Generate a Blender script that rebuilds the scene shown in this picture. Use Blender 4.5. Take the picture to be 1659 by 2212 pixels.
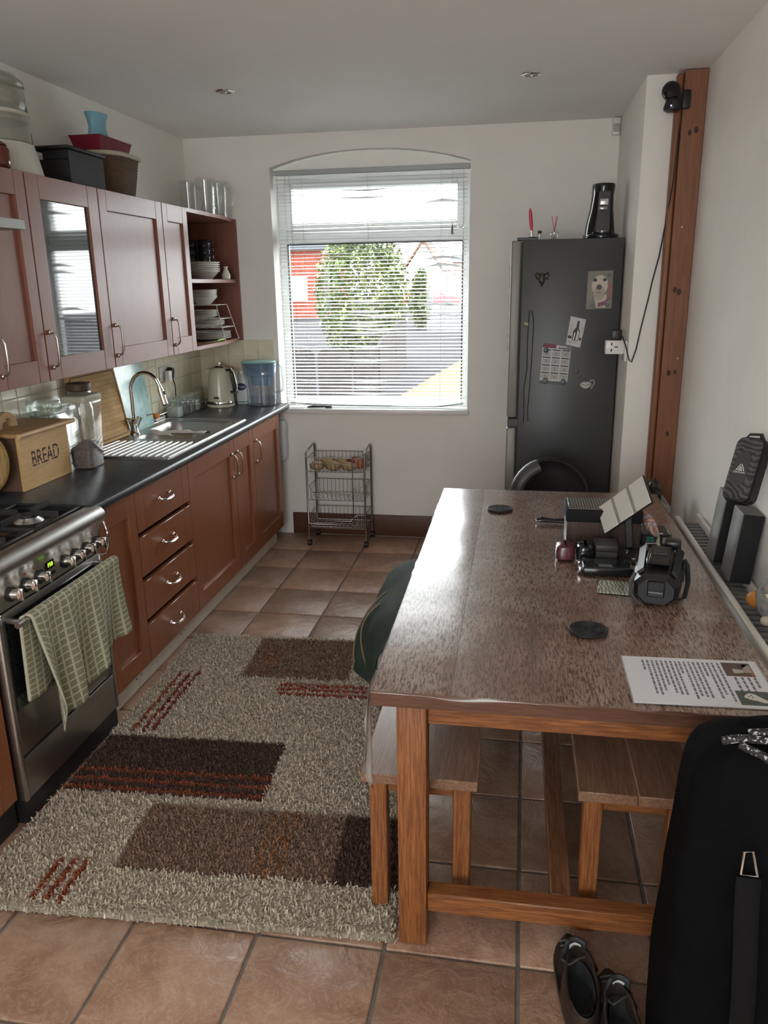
import bpy, bmesh, math, random
from mathutils import Vector, Matrix, noise
random.seed(7)
PI = math.pi
for o in list(bpy.data.objects): bpy.data.objects.remove(o)
scene = bpy.context.scene
COL = scene.collection

# ------------------------------------------------------------------ camera
def make_camera():
    pos = Vector((2.1151, -0.5423, 1.667)); a, b, c = [math.radians(v) for v in (9.7102, -16.1624, -0.9253)]
    fw = Vector((-math.sin(a)*math.cos(b), math.cos(a)*math.cos(b), math.sin(b)))
    r = Vector((math.cos(a), math.sin(a), 0)); u = r.cross(fw)
    r2 = r*math.cos(c)+u*math.sin(c); u2 = u*math.cos(c)-r*math.sin(c)
    cd = bpy.data.cameras.new('camera'); co = bpy.data.objects.new('camera', cd); COL.objects.link(co)
    m = Matrix((r2, u2, -fw)).transposed().to_4x4(); m.translation = pos
    co.matrix_world = m
    cd.sensor_fit = 'HORIZONTAL'; cd.sensor_width = 36; cd.lens = 36*1698.064/1659; cd.clip_start = 0.05; cd.clip_end = 300
    scene.camera = co
make_camera()

# ------------------------------------------------------------------ world, light, exposure
SKY = 4.7
w = bpy.data.worlds.new('world'); scene.world = w; w.use_nodes = True
bg = w.node_tree.nodes['Background']; bg.inputs[0].default_value = (0.965, 0.985, 1.0, 1); bg.inputs[1].default_value = SKY
def portal(name, loc, rot, sx, sy):
    l = bpy.data.lights.new(name, 'AREA'); l.shape = 'RECTANGLE'; l.size = sx; l.size_y = sy
    l.cycles.is_portal = True
    o = bpy.data.objects.new(name, l); COL.objects.link(o); o.location = loc; o.rotation_euler = rot
portal('window_portal', (1.18, 4.87, 1.6), (-PI/2, 0, 0), 1.4, 1.6)
portal('rear_fill_portal', (1.45, -2.42, 1.55), (PI/2, 0, 0), 1.5, 1.2)  # guides sky light through the opening added behind the camera
vs = scene.view_settings
vs.view_transform = 'Standard'; vs.look = 'None'; vs.gamma = 1; vs.use_curve_mapping = False
vs.exposure = 1.4
scene.cycles.max_bounces = 14; scene.cycles.diffuse_bounces = 10; scene.cycles.glossy_bounces = 6; scene.cycles.transparent_max_bounces = 24

# ------------------------------------------------------------------ materials
MATS = {}
def nt(name):
    m = bpy.data.materials.new(name); m.use_nodes = True
    n = m.node_tree; return m, n, n.nodes['Principled BSDF'], n.nodes['Material Output']
def coords(n, scale=(1, 1, 1), kind='Object', rot=(0, 0, 0)):
    t = n.nodes.new('ShaderNodeTexCoord'); mp = n.nodes.new('ShaderNodeMapping')
    mp.inputs['Scale'].default_value = scale; mp.inputs['Rotation'].default_value = rot
    n.links.new(t.outputs[kind], mp.inputs[0]); return mp.outputs[0]
def noise_tex(n, vec, scale, detail=4, rough=.55, dist=0):
    t = n.nodes.new('ShaderNodeTexNoise'); t.inputs['Scale'].default_value = scale; t.inputs['Detail'].default_value = detail
    t.inputs['Roughness'].default_value = rough; t.inputs['Distortion'].default_value = dist
    n.links.new(vec, t.inputs['Vector']); return t.outputs['Fac']
def ramp(n, fac, stops):
    r = n.nodes.new('ShaderNodeValToRGB'); e = r.color_ramp.elements
    while len(e) < len(stops): e.new(0.5)
    for k, (p, c) in enumerate(stops):
        e[k].position = p; e[k].color = (*c, 1) if len(c) == 3 else c
    n.links.new(fac, r.inputs[0]); return r.outputs[0]
def mixc(n, a, b, fac, mode='MIX'):
    m = n.nodes.new('ShaderNodeMix'); m.data_type = 'RGBA'; m.blend_type = mode
    for s, v in ((m.inputs[0], fac), (m.inputs[6], a), (m.inputs[7], b)):
        if isinstance(v, (int, float)): s.default_value = v
        elif isinstance(v, tuple): s.default_value = (*v, 1) if len(v) == 3 else v
        else: n.links.new(v, s)
    return m.outputs[2]
def bump(n, p, h, strength, dist=.01):
    b = n.nodes.new('ShaderNodeBump'); b.inputs['Strength'].default_value = strength; b.inputs['Distance'].default_value = dist
    n.links.new(h, b.inputs['Height']); n.links.new(b.outputs[0], p.inputs['Normal'])
def pm(name, col, rough=.5, metal=0, spec=.5, var=0, vscale=8, bmp=0, bscale=60, bdist=.004, coat=0, trans=0, emit=None, stretch=(1, 1, 1)):
    if name in MATS: return MATS[name]
    m, n, p, _ = nt(name)
    p.inputs['Base Color'].default_value = (*col, 1); p.inputs['Roughness'].default_value = rough; p.inputs['Metallic'].default_value = metal
    p.inputs['Specular IOR Level'].default_value = spec; p.inputs['Coat Weight'].default_value = coat
    if var or bmp: v = coords(n, stretch)
    if var:
        f = noise_tex(n, v, vscale)
        lo = tuple(c*(1-var) for c in col); hi = tuple(min(1, c*(1+var)) for c in col)
        n.links.new(ramp(n, f, [(.3, lo), (.7, hi)]), p.inputs['Base Color'])
    if bmp: bump(n, p, noise_tex(n, v, bscale), bmp, bdist)
    if emit: p.inputs['Emission Color'].default_value = (*emit[0], 1); p.inputs['Emission Strength'].default_value = emit[1]
    MATS[name] = m; return m
def wood(name, lo, hi, axis='z', scale=1.0, rough=.4, ring=18, coat=0, dark=None, amount=.6, bmp=.1):
    if name in MATS: return MATS[name]
    m, n, p, _ = nt(name)
    s = {'x': (.7, 16, 16), 'y': (16, .7, 16), 'z': (16, 16, .7)}[axis]
    v = coords(n, tuple(k*scale for k in s))
    f1 = noise_tex(n, v, 1.6, 6, .6, 1.2)
    f2 = noise_tex(n, v, ring, 3, .7, .3)
    c = ramp(n, f1, [(.25, lo), (.75, hi)])
    d = dark or tuple(k*.45 for k in lo)
    fr = ramp(n, f2, [(.42, (0, 0, 0)), (.62, (1, 1, 1))])
    inv = n.nodes.new('ShaderNodeMath'); inv.operation = 'MULTIPLY'; inv.inputs[1].default_value = amount
    sub = n.nodes.new('ShaderNodeMath'); sub.operation = 'SUBTRACT'; sub.inputs[0].default_value = 1
    n.links.new(fr, sub.inputs[1]); n.links.new(sub.outputs[0], inv.inputs[0])
    n.links.new(mixc(n, c, d, inv.outputs[0]), p.inputs['Base Color'])
    p.inputs['Roughness'].default_value = rough; p.inputs['Coat Weight'].default_value = coat; p.inputs['Coat Roughness'].default_value = .15
    bump(n, p, f2, bmp, .002)
    MATS[name] = m; return m
def clear(name, tint=(.95, .97, .97), refl=1.0, rough=.02, milky=0, milk=(.8, .82, .82)):
    if name in MATS: return MATS[name]
    m, n, p, out = nt(name); n.nodes.remove(p)
    t = n.nodes.new('ShaderNodeBsdfTransparent'); t.inputs[0].default_value = (*tint, 1)
    g = n.nodes.new('ShaderNodeBsdfGlossy'); g.inputs['Roughness'].default_value = rough; g.inputs[0].default_value = (1, 1, 1, 1)
    f = n.nodes.new('ShaderNodeLayerWeight'); f.inputs[0].default_value = .5
    pw_ = n.nodes.new('ShaderNodeMath'); pw_.operation = 'POWER'; pw_.inputs[1].default_value = 4.5; n.links.new(f.outputs['Facing'], pw_.inputs[0])
    mu = n.nodes.new('ShaderNodeMath'); mu.operation = 'MULTIPLY_ADD'; mu.inputs[1].default_value = .85*refl; mu.inputs[2].default_value = .04*refl; mu.use_clamp = True
    n.links.new(pw_.outputs[0], mu.inputs[0])
    base = t.outputs[0]
    if milky:
        d = n.nodes.new('ShaderNodeBsdfDiffuse'); d.inputs[0].default_value = (*milk, 1)
        k = n.nodes.new('ShaderNodeMixShader'); k.inputs[0].default_value = milky
        n.links.new(base, k.inputs[1]); n.links.new(d.outputs[0], k.inputs[2]); base = k.outputs[0]
    x = n.nodes.new('ShaderNodeMixShader'); n.links.new(mu.outputs[0], x.inputs[0]); n.links.new(base, x.inputs[1]); n.links.new(g.outputs[0], x.inputs[2])
    n.links.new(x.outputs[0], out.inputs[0])
    MATS[name] = m; return m

plaster = pm('plaster', (.84, .82, .775), .75, var=.03, vscale=3, bmp=.08, bscale=90, bdist=.002)
plaster_c = pm('ceiling_paint', (.84, .835, .815), .8, var=.02, vscale=2, bmp=.05, bscale=80, bdist=.002)
white_pvc = pm('white_pvc', (.80, .82, .82), .3)
white_gloss = pm('white_gloss', (.78, .77, .74), .3, var=.03)
chrome = pm('chrome', (.82, .80, .78), .12, 1)
nickel = pm('satin_nickel', (.55, .51, .46), .28, 1)
steel = pm('brushed_steel', (.52, .51, .49), .33, 1, var=.06, vscale=4, stretch=(1, 1, 30))
steel_d = pm('dark_steel', (.40, .39, .37), .36, 1, var=.06, vscale=3, stretch=(1, 1, 20))
sink_steel = pm('sink_steel', (.44, .44, .43), .36, 1, var=.05, vscale=10)
black_iron = pm('cast_iron', (.018, .018, .018), .55, bmp=.1)
black_gloss = pm('black_gloss', (.008, .009, .011), .08)
black_plastic = pm('black_plastic', (.012, .012, .013), .38)
black_rubber = pm('black_rubber', (.01, .01, .011), .6)
black_leather = pm('black_leather', (.012, .012, .013), .32, bmp=.15, bscale=300, bdist=.001)
cherry_z = wood('cherry_upright', (.25, .084, .034), (.315, .112, .046), 'z', 1, .34, 22, .3, (.19, .060, .025), .45, .03)
cherry_y = wood('cherry_level', (.25, .084, .034), (.315, .112, .046), 'y', 1, .34, 22, .3, (.19, .060, .025), .45, .03)
cherry_up_z = wood('cherry_glare_upright', (.23, .088, .060), (.275, .108, .074), 'z', 1, .42, 22, .12, (.18, .066, .045), .35, .03)  # pinker than the base units: window glare put into the wood colour
cherry_up_y = wood('cherry_glare_level', (.23, .088, .060), (.275, .108, .074), 'y', 1, .42, 22, .12, (.18, .066, .045), .35, .03)  # same glare tint in the colour, for the level grain
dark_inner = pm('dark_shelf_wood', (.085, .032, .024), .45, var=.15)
carcass = pm('carcass_brown', (.10, .032, .018), .5)
oak_z = wood('oak_upright', (.27, .095, .028), (.38, .15, .048), 'z', 1.2, .42, 14, .1, (.13, .042, .014), .8, .15)
oak_x = wood('oak_cross', (.25, .085, .026), (.36, .14, .045), 'x', 1.2, .42, 14, .1, (.12, .04, .014), .8, .15)
oak_y = wood('oak_long', (.20, .085, .04), (.30, .14, .07), 'y', 1.2, .38, 14, .1, (.10, .04, .02), .8, .15)
pine_z = wood('pine_post', (.22, .088, .040), (.29, .122, .058), 'z', .8, .5, 10, 0, (.15, .045, .018), .5, .1)
bread_y = wood('beech_panel', (.58, .36, .15), (.68, .45, .20), 'y', 1, .5, 12, 0, (.42, .24, .10), .4, .05)
bread_x = wood('beech_lid', (.40, .22, .09), (.50, .29, .13), 'x', 1, .5, 12, 0, (.3, .16, .07), .4, .05)
beech_side = pm('beech_side', (.13, .075, .045), .55, var=.15)
pale_wood = wood('pale_beech', (.56, .36, .18), (.66, .45, .24), 'y', 1, .5, 12, 0, (.45, .27, .12), .3, .05)
dark_lid = wood('walnut_lid', (.10, .062, .04), (.15, .09, .055), 'x', 1, .5, 10, 0, None, .4, .05)
thin_glass = clear('clear_glass', (.93, .96, .95), 1.3)
pane_glass = clear('window_glass', (.97, .99, .985), .8)
jar_glass = clear('jar_glass', (.92, .955, .945), 1.5, .03, .06, (.7, .75, .72))
plastic_clear = clear('clear_plastic', (.97, .97, .965), .9, .08, .05, (.62, .62, .60))
mug_glass = clear('stein_glass', (.95, .96, .955), 1.2, .06, .10, (.62, .64, .63))
pvc_sheet = clear('clear_vinyl', (.98, .98, .97), 1.15, .17)
ceramic = pm('white_ceramic', (.70, .69, .65), .18)
mug_black = pm('black_stoneware', (.012, .018, .022), .12)

# ------------------------------------------------------------------ mesh builder
class B:
    def __init__(s): s.bm = bmesh.new()
    def v(s, p): return s.bm.verts.new(p)
    def face(s, ps):
        try: return s.bm.faces.new([p if isinstance(p, bmesh.types.BMVert) else s.v(p) for p in ps])
        except ValueError: return None
    def box(s, x0, y0, z0, x1, y1, z1, bev=0, seg=1, m=None):
        if x0 > x1: x0, x1 = x1, x0
        if y0 > y1: y0, y1 = y1, y0
        if z0 > z1: z0, z1 = z1, z0
        vs_ = [s.v((x, y, z)) for z in (z0, z1) for y in (y0, y1) for x in (x0, x1)]
        fs = [s.bm.faces.new([vs_[i] for i in q]) for q in ((0, 2, 3, 1), (4, 5, 7, 6), (0, 1, 5, 4), (2, 6, 7, 3), (0, 4, 6, 2), (1, 3, 7, 5))]
        if bev:
            es = list({e for f in fs for e in f.edges})
            r = bmesh.ops.bevel(s.bm, geom=es, offset=bev, segments=seg, affect='EDGES', profile=.5)
            vs_ = list({v for f in r['faces'] for v in f.verts})
        if m is not None:
            for v in vs_: v.co = m @ v.co
        return s
    def hexa(s, p):   # 8 points: bottom 4 (ccw), top 4
        vs_ = [s.v(q) for q in p]
        for q in ((3, 2, 1, 0), (4, 5, 6, 7), (0, 1, 5, 4), (1, 2, 6, 5), (2, 3, 7, 6), (3, 0, 4, 7)): s.bm.faces.new([vs_[i] for i in q])
        return s
    def ring(s, c, ax, up, rx, ry, n, ph=0):
        return [s.v(c + ax*(rx*math.cos(2*PI*k/n+ph)) + up*(ry*math.sin(2*PI*k/n+ph))) for k in range(n)]
    def bridge(s, a, b):
        n = len(a)
        for k in range(n): s.bm.faces.new((a[k], a[(k+1) % n], b[(k+1) % n], b[k]))
    def cyl(s, p0, p1, r0, r1=None, n=20, cap=True):
        p0, p1 = Vector(p0), Vector(p1); r1 = r0 if r1 is None else r1
        d = (p1-p0).normalized(); ax = d.orthogonal().normalized(); up = d.cross(ax)
        a = s.ring(p0, ax, up, r0, r0, n); b = s.ring(p1, ax, up, r1, r1, n); s.bridge(a, b)
        if cap: s.bm.faces.new(a[::-1]); s.bm.faces.new(b)
        return s
    def tube(s, pts, r, n=8, closed=False, cap=True, flat=1):
        P = [Vector(p) for p in pts]; N = len(P); rs = r if isinstance(r, (list, tuple)) else [r]*N
        rings = []; ref = None
        for i in range(N):
            a = P[i-1] if (i > 0 or closed) else P[i]; b = P[(i+1) % N] if (i < N-1 or closed) else P[i]
            t = (b-a).normalized()
            if ref is None: ref = t.orthogonal().normalized()
            ref = (ref - t*ref.dot(t)); ref = ref.normalized() if ref.length > 1e-6 else t.orthogonal().normalized()
            rings.append(s.ring(P[i], ref, t.cross(ref), rs[i], rs[i]*flat, n))
        for i in range(N-1): s.bridge(rings[i], rings[i+1])
        if closed: s.bridge(rings[-1], rings[0])
        elif cap: s.bm.faces.new(rings[0][::-1]); s.bm.faces.new(rings[-1])
        return s
    def lathe(s, prof, n=28, c=(0, 0, 0), sx=1, sy=1, cap0=True, cap1=True):
        c = Vector(c); X, Y = Vector((1, 0, 0)), Vector((0, 1, 0)); prev = None; first = None
        for r, z in prof:
            rr = s.ring(c+Vector((0, 0, z)), X, Y, max(r, 1e-4)*sx, max(r, 1e-4)*sy, n)
            if prev: s.bridge(prev, rr)
            else: first = rr
            prev = rr
        if cap0: s.bm.faces.new(first[::-1])
        if cap1: s.bm.faces.new(prev)
        return s
    def prism(s, poly, h0, h1, ax='z'):
        f = {'z': lambda a, b, h: (a, b, h), 'y': lambda a, b, h: (a, h, b), 'x': lambda a, b, h: (h, a, b)}[ax]
        a = [s.v(f(p, q, h0)) for p, q in poly]; b = [s.v(f(p, q, h1)) for p, q in poly]
        s.bridge(a, b); s.bm.faces.new(a[::-1]); s.bm.faces.new(b); return s
    def sph(s, c, r, nu=20, nv=12, bumpy=0, seed=0):
        c = Vector(c); r = (r, r, r) if isinstance(r, (int, float)) else r; rows = []
        for j in range(nv+1):
            t = PI*j/nv; row = []
            for i in range(nu):
                a = 2*PI*i/nu; d = Vector((math.sin(t)*math.cos(a), math.sin(t)*math.sin(a), math.cos(t)))
                k = 1 + (bumpy*noise.noise(d*1.7+Vector((seed, seed*2, 0))) if bumpy else 0)
                row.append(c+Vector((d.x*r[0], d.y*r[1], d.z*r[2]))*k)
            rows.append(row)
        top = s.v(rows[0][0]); bot = s.v(rows[-1][0]); R = [[s.v(p) for p in row] for row in rows[1:-1]]
        for i in range(nu):
            s.bm.faces.new((top, R[0][i], R[0][(i+1) % nu])); s.bm.faces.new((bot, R[-1][(i+1) % nu], R[-1][i]))
        for j in range(len(R)-1):
            for i in range(nu): s.bm.faces.new((R[j][i], R[j+1][i], R[j+1][(i+1) % nu], R[j][(i+1) % nu]))
        return s
    def grid(s, f, nu, nv):
        g = [[s.v(f(i/nu, j/nv)) for j in range(nv+1)] for i in range(nu+1)]
        for i in range(nu):
            for j in range(nv): s.bm.faces.new((g[i][j], g[i+1][j], g[i+1][j+1], g[i][j+1]))
        return s
    def loft(s, rings, cap=True):
        R = [[s.v(p) for p in r] for r in rings]
        for a, b in zip(R, R[1:]): s.bridge(a, b)
        if cap: s.bm.faces.new(R[0][::-1]); s.bm.faces.new(R[-1])
        return s
    def xf(s, m):
        for v in s.bm.verts: v.co = m @ v.co
        return s
def TR(loc=(0, 0, 0), rz=0, rx=0, ry=0): return Matrix.Translation(loc) @ Matrix.Rotation(rz, 4, 'Z') @ Matrix.Rotation(ry, 4, 'Y') @ Matrix.Rotation(rx, 4, 'X')
def link(name, me, m, parent=None, smooth=True, ang=38):
    if m: me.materials.append(m)
    if smooth:
        for p in me.polygons: p.use_smooth = True
        me.set_sharp_from_angle(angle=math.radians(ang))
    o = bpy.data.objects.new(name, me); COL.objects.link(o)
    if parent: o.parent = parent
    return o
def obj(name, b, m, parent=None, local=False, smooth=True, ang=38, loc=None):
    """builder coordinates are world ones unless local; a child is stored relative to the foot of its thing"""
    base = Vector((0, 0, 0))
    if not local:
        q = parent
        while q: base += q.location; q = q.parent
        if loc is not None and not parent: base = Vector(loc)
    bmesh.ops.recalc_face_normals(b.bm, faces=b.bm.faces)
    if base.length: bmesh.ops.translate(b.bm, verts=b.bm.verts, vec=-base)
    me = bpy.data.meshes.new(name); b.bm.to_mesh(me); b.bm.free()
    o = link(name, me, m, parent, smooth, ang)
    if loc is not None and not parent: o.location = loc
    return o
def tag(o, label, cat, group=None, kind=None):
    o['label'] = label; o['category'] = cat
    if group: o['group'] = group
    if kind: o['kind'] = kind
    return o
def thing(name, label, cat, loc=(0, 0, 0), group=None, rz=0):
    o = bpy.data.objects.new(name, None); COL.objects.link(o); o.location = loc; o.rotation_euler.z = rz
    o.empty_display_size = .05
    return tag(o, label, cat, group)
def struct(name, b, m, parent=None, label=None, **k):
    o = obj(name, b, m, parent, **k)
    if not parent: o['kind'] = 'structure'
    if label: o['label'] = label; o['category'] = name.split('_')[0]
    return o
def copy_tree(o, parent=None):
    c = o.copy(); COL.objects.link(c); c.parent = parent
    for ch in list(o.children): copy_tree(ch, c)
    return c
def text_mesh(s, size, depth=.0004, spacing=1.0, align='CENTER'):
    cu = bpy.data.curves.new('t', 'FONT'); cu.body = s; cu.size = size; cu.extrude = depth; cu.align_x = align; cu.align_y = 'CENTER'; cu.space_character = spacing
    to = bpy.data.objects.new('t', cu); COL.objects.link(to)
    dg = bpy.context.evaluated_depsgraph_get(); me = bpy.data.meshes.new_from_object(to.evaluated_get(dg))
    bpy.data.objects.remove(to); return me
def text_part(name, s, size, m, parent, mat4, spacing=1.0, sx=1.0):
    me = text_mesh(s, size, spacing=spacing); me.transform(mat4 @ Matrix.Diagonal((sx, 1, 1, 1))); me.name = name
    return link(name, me, m, parent, smooth=False)
def solid(o, th, offset=0):
    md = o.modifiers.new('thick', 'SOLIDIFY'); md.thickness = th; md.offset = offset; return o
def subd(o, l=1):
    md = o.modifiers.new('sub', 'SUBSURF'); md.levels = l; md.render_levels = l; return o

# ================================================================== THE SETTING
YF, ZC, XR, YB = 4.557, 2.559, 2.907, -2.4
# ---- floor: grout bed and one mesh per stone-look tile
def tile_material():
    m, n, p, _ = nt('stone_tile')
    v = coords(n, (1, 1, 1)); oi = n.nodes.new('ShaderNodeObjectInfo')
    add = n.nodes.new('ShaderNodeVectorMath'); add.operation = 'ADD'; sc = n.nodes.new('ShaderNodeVectorMath'); sc.operation = 'SCALE'; sc.inputs['Scale'].default_value = 37
    cmb = n.nodes.new('ShaderNodeCombineXYZ')
    for k in range(3): n.links.new(oi.outputs['Random'], cmb.inputs[k])
    n.links.new(cmb.outputs[0], sc.inputs[0]); n.links.new(v, add.inputs[0]); n.links.new(sc.outputs[0], add.inputs[1])
    f = noise_tex(n, add.outputs[0], 5, 6, .62, .8); f2 = noise_tex(n, add.outputs[0], 14, 4, .6, 2.5)
    c = ramp(n, f, [(.28, (.22, .118, .078)), (.5, (.335, .20, .135)), (.72, (.44, .30, .215))])
    veins = ramp(n, f2, [(.46, (0, 0, 0)), (.5, (1, 1, 1)), (.54, (0, 0, 0))])
    c2 = mixc(n, c, (.50, .37, .27), veins)
    ml = n.nodes.new('ShaderNodeMath'); ml.operation = 'MULTIPLY'; ml.inputs[1].default_value = .35
    n.links.new(veins, ml.inputs[0]); c2 = mixc(n, c, (.52, .40, .30), ml.outputs[0])
    hs = n.nodes.new('ShaderNodeHueSaturation'); mr = n.nodes.new('ShaderNodeMapRange'); mr.inputs[3].default_value = .82; mr.inputs[4].default_value = 1.15
    n.links.new(oi.outputs['Random'], mr.inputs[0]); n.links.new(mr.outputs[0], hs.inputs['Value']); n.links.new(c2, hs.inputs['Color'])
    n.links.new(hs.outputs[0], p.inputs['Base Color']); p.inputs['Roughness'].default_value = .36
    bump(n, p, noise_tex(n, add.outputs[0], 9, 5, .6, 1.6), .55, .012)
    return m
tile_m = tile_material()
fb = B(); fb.box(0, YB, -.12, 3.2, YF+.3, -.007)
floor = struct('floor', fb, pm('grout', (.16, .145, .13), .8, var=.25, vscale=30), loc=(0, 0, 0))
TS, TRT = .3454, math.radians(-.43)
def tile_mesh(h):
    b = B(); b.box(-h, -h, -.012, h, h, 0, .0045, 2)
    me = bpy.data.meshes.new('tile'); b.bm.to_mesh(me); b.bm.free(); me.materials.append(tile_m)
    for q in me.polygons: q.use_smooth = True
    me.set_sharp_from_angle(angle=math.radians(50)); return me
tm = tile_mesh(TS/2-.0045)
for i in range(-7, 3):
    for j in range(-13, 8):
        a, b_ = (i+.5)*TS, (j+.5)*TS
        x = 2.1708+a*math.cos(TRT)-b_*math.sin(TRT); y = 2.116+a*math.sin(TRT)+b_*math.cos(TRT)
        if x < .12 or x > 3.05 or y > YF+.1 or y < YB+.1: continue
        o = bpy.data.objects.new('tile', tm); COL.objects.link(o); o.parent = floor
        o.location = (x, y, random.uniform(-.0008, .0006)); o.rotation_euler = (random.uniform(-.002, .002), random.uniform(-.002, .002), TRT)
# ---- ceiling
struct('ceiling', B().box(-.1, YB-.1, ZC, 3.2, YF+.3, ZC+.1), plaster_c, loc=(0, 0, ZC))
# ---- left wall with its splashback tiles
wall_left = struct('wall_left', B().box(-.1, YB-.1, -.12, 0, YF+.3, ZC), plaster, loc=(0, 0, 0))
wt_m = pm('cream_wall_tile', (.72, .66, .50), .22, var=.08, vscale=6, bmp=.12, bscale=14, bdist=.004)
def wtile(w_, h_):
    b = B(); b.box(0, -w_/2, -h_/2, .008, w_/2, h_/2, .002, 1)
    me = bpy.data.meshes.new('wall_tile'); b.bm.to_mesh(me); b.bm.free(); me.materials.append(wt_m); return me
wtm = wtile(.1005, .1005)
def wall_tiles(parent, y0, n, nz, far=False):
    for k in range(n):
        for q in range(nz):
            o = bpy.data.objects.new('wall_tile', wtm); COL.objects.link(o); o.parent = parent
            z = .964+.104*q
            if far: o.location = Vector((y0+.104*k, YF-.0005, z))-parent.location; o.rotation_euler.z = -PI/2
            else: o.location = Vector((.0005, y0+.104*k, z))-parent.location
wall_tiles(wall_left, 2.05, 25, 4)
# ---- far wall with the arched window recess
WX0, WX1, WZ0, WSP, WTOP = .553, 1.800, .850, 2.372, 2.459
wf = B()
wf.box(-.1, YF, -.12, WX0, YF+.3, ZC); wf.box(WX1, YF, -.12, 3.2, YF+.3, ZC); wf.box(WX0, YF, -.12, WX1, YF+.3, WZ0)
poly = [(WX0, ZC), (WX0, WSP)]
for k in range(1, 24):
    t = k/24; poly.append((WX0+(WX1-WX0)*t, WSP+(WTOP-WSP)*(1-(2*t-1)**2)**.9))
poly += [(WX1, WSP), (WX1, ZC)]
wf.prism(poly[::-1], YF, YF+.3, 'y')
wf.box(WX0, YF+.12, 2.335, WX1, YF+.3, WTOP+.02)
wall_far = struct('wall_far', wf, plaster, loc=(1.4, YF, 0))
wall_tiles(wall_far, .052, 5, 4, True)
struct('baseboard_far', B().box(.60, YF-.018, 0, 2.66, YF, .150, .006, 2), wood('skirting', (.10, .042, .024), (.14, .06, .034), 'x', 1, .45, 14, 0, None, .4), loc=(1.6, YF, 0))
# ---- right wall, fridge alcove pier, rear wall with an unseen opening added for fill light
struct('wall_right', B().box(XR, YB-.1, -.12, 3.2, YF+.3, ZC), plaster, loc=(XR, 0, 0))
struct('wall_alcove', B().box(2.652, 3.572, -.12, XR, YF, ZC, .006, 2), plaster, loc=(2.78, 3.57, 0))
wb = B(); wb.box(0, YB-.1, -.12, .7, YB, ZC); wb.box(2.2, YB-.1, -.12, XR, YB, ZC); wb.box(.7, YB-.1, 2.15, 2.2, YB, ZC); wb.box(.7, YB-.1, -.12, 2.2, YB, .95)
struct('wall_rear', wb, plaster, loc=(1.45, YB, 0))
# ---- timber post at the corner of the pier
post = struct('trim_1', B().box(2.806, 3.500, 0, XR-.002, 3.571, ZC-.004, .002), pine_z, loc=(2.85, 3.5, 0), label='reddish pine corner post with knots running floor to ceiling')
obj('bead', B().box(2.778, 3.512, 0, 2.805, 3.571, ZC-.012, .008, 3), pine_z, post)
obj('screw', B().cyl((2.845, 3.499, 1.90), (2.845, 3.496, 1.90), .004, n=10), nickel, post)
obj('screw', B().cyl((2.876, 3.499, 1.30), (2.876, 3.496, 1.30), .004, n=10), nickel, post)
kn = pm('pine_knot', (.045, .018, .01), .6)
for x, z, r in ((2.845, 2.30, .010), (2.872, 2.31, .012), (2.838, 1.62, .011), (2.858, 1.61, .012), (2.842, 1.23, .012), (2.87, 1.235, .010), (2.86, .93, .010)):
    obj('knot', B().lathe([(r, 0), (r*.9, .0012)], 14).xf(TR((x, 3.4998, z), rx=PI/2) @ Matrix.Diagonal((.8, 1.2, 1, 1))), kn, post)
# ---- window: white frame with fanlight, transom, panes
wn = bpy.data.objects.new('window_1', None); COL.objects.link(wn); wn.location = (1.18, 4.72, .86); wn['kind'] = 'structure'
wn['label'] = 'white framed window with top fanlight behind a venetian blind'; wn['category'] = 'window'
Y0, Y1 = 4.705, 4.765
fr = B()
fr.box(.553, Y0, .862, .605, Y1, 2.345, .004); fr.box(1.752, Y0, .862, 1.800, Y1, 2.345, .004)
fr.box(.605, Y0, 2.292, 1.752, Y1, 2.345, .004); fr.box(.605, Y0, .862, 1.752, Y1, .925, .004)
obj('frame', fr, white_pvc, wn)
obj('transom', B().box(.606, Y0, 1.925, 1.751, Y1, 2.005, .004), white_pvc, wn)
sash = B()
sash.box(.606, Y0-.012, 2.006, .650, Y1-.01, 2.291, .004); sash.box(1.712, Y0-.012, 2.006, 1.751, Y1-.01, 2.291, .004)
sash.box(.650, Y0-.012, 2.006, 1.712, Y1-.01, 2.052, .004); sash.box(.650, Y0-.012, 2.258, 1.712, Y1-.01, 2.291, .004)
sa = obj('fanlight_sash', sash, white_pvc, wn)
obj('window_handle', B().box(1.12, Y0-.03, 2.018, 1.24, Y0-.013, 2.034, .005).box(1.165, Y0-.026, 2.012, 1.195, Y0-.012, 2.042, .004), white_gloss, sa)
obj('pane', B().box(.651, Y0+.02, 2.053, 1.711, Y0+.024, 2.257), pane_glass, wn)
obj('pane', B().box(.606, Y0+.02, .926, 1.751, Y0+.024, 1.924), pane_glass, wn)
gk = B(); gk.box(.606, Y0-.002, .926, .611, Y0+.018, 1.924); gk.box(1.746, Y0-.002, .926, 1.751, Y0+.018, 1.924); gk.box(.611, Y0-.002, 1.919, 1.746, Y0+.018, 1.924)
obj('gasket', gk, black_rubber, wn)
struct('trim_2', B().box(.545, 4.528, .842, 1.812, 4.704, .876, .006, 2), white_gloss, loc=(1.18, 4.6, .842), label='white painted window sill board')
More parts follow.
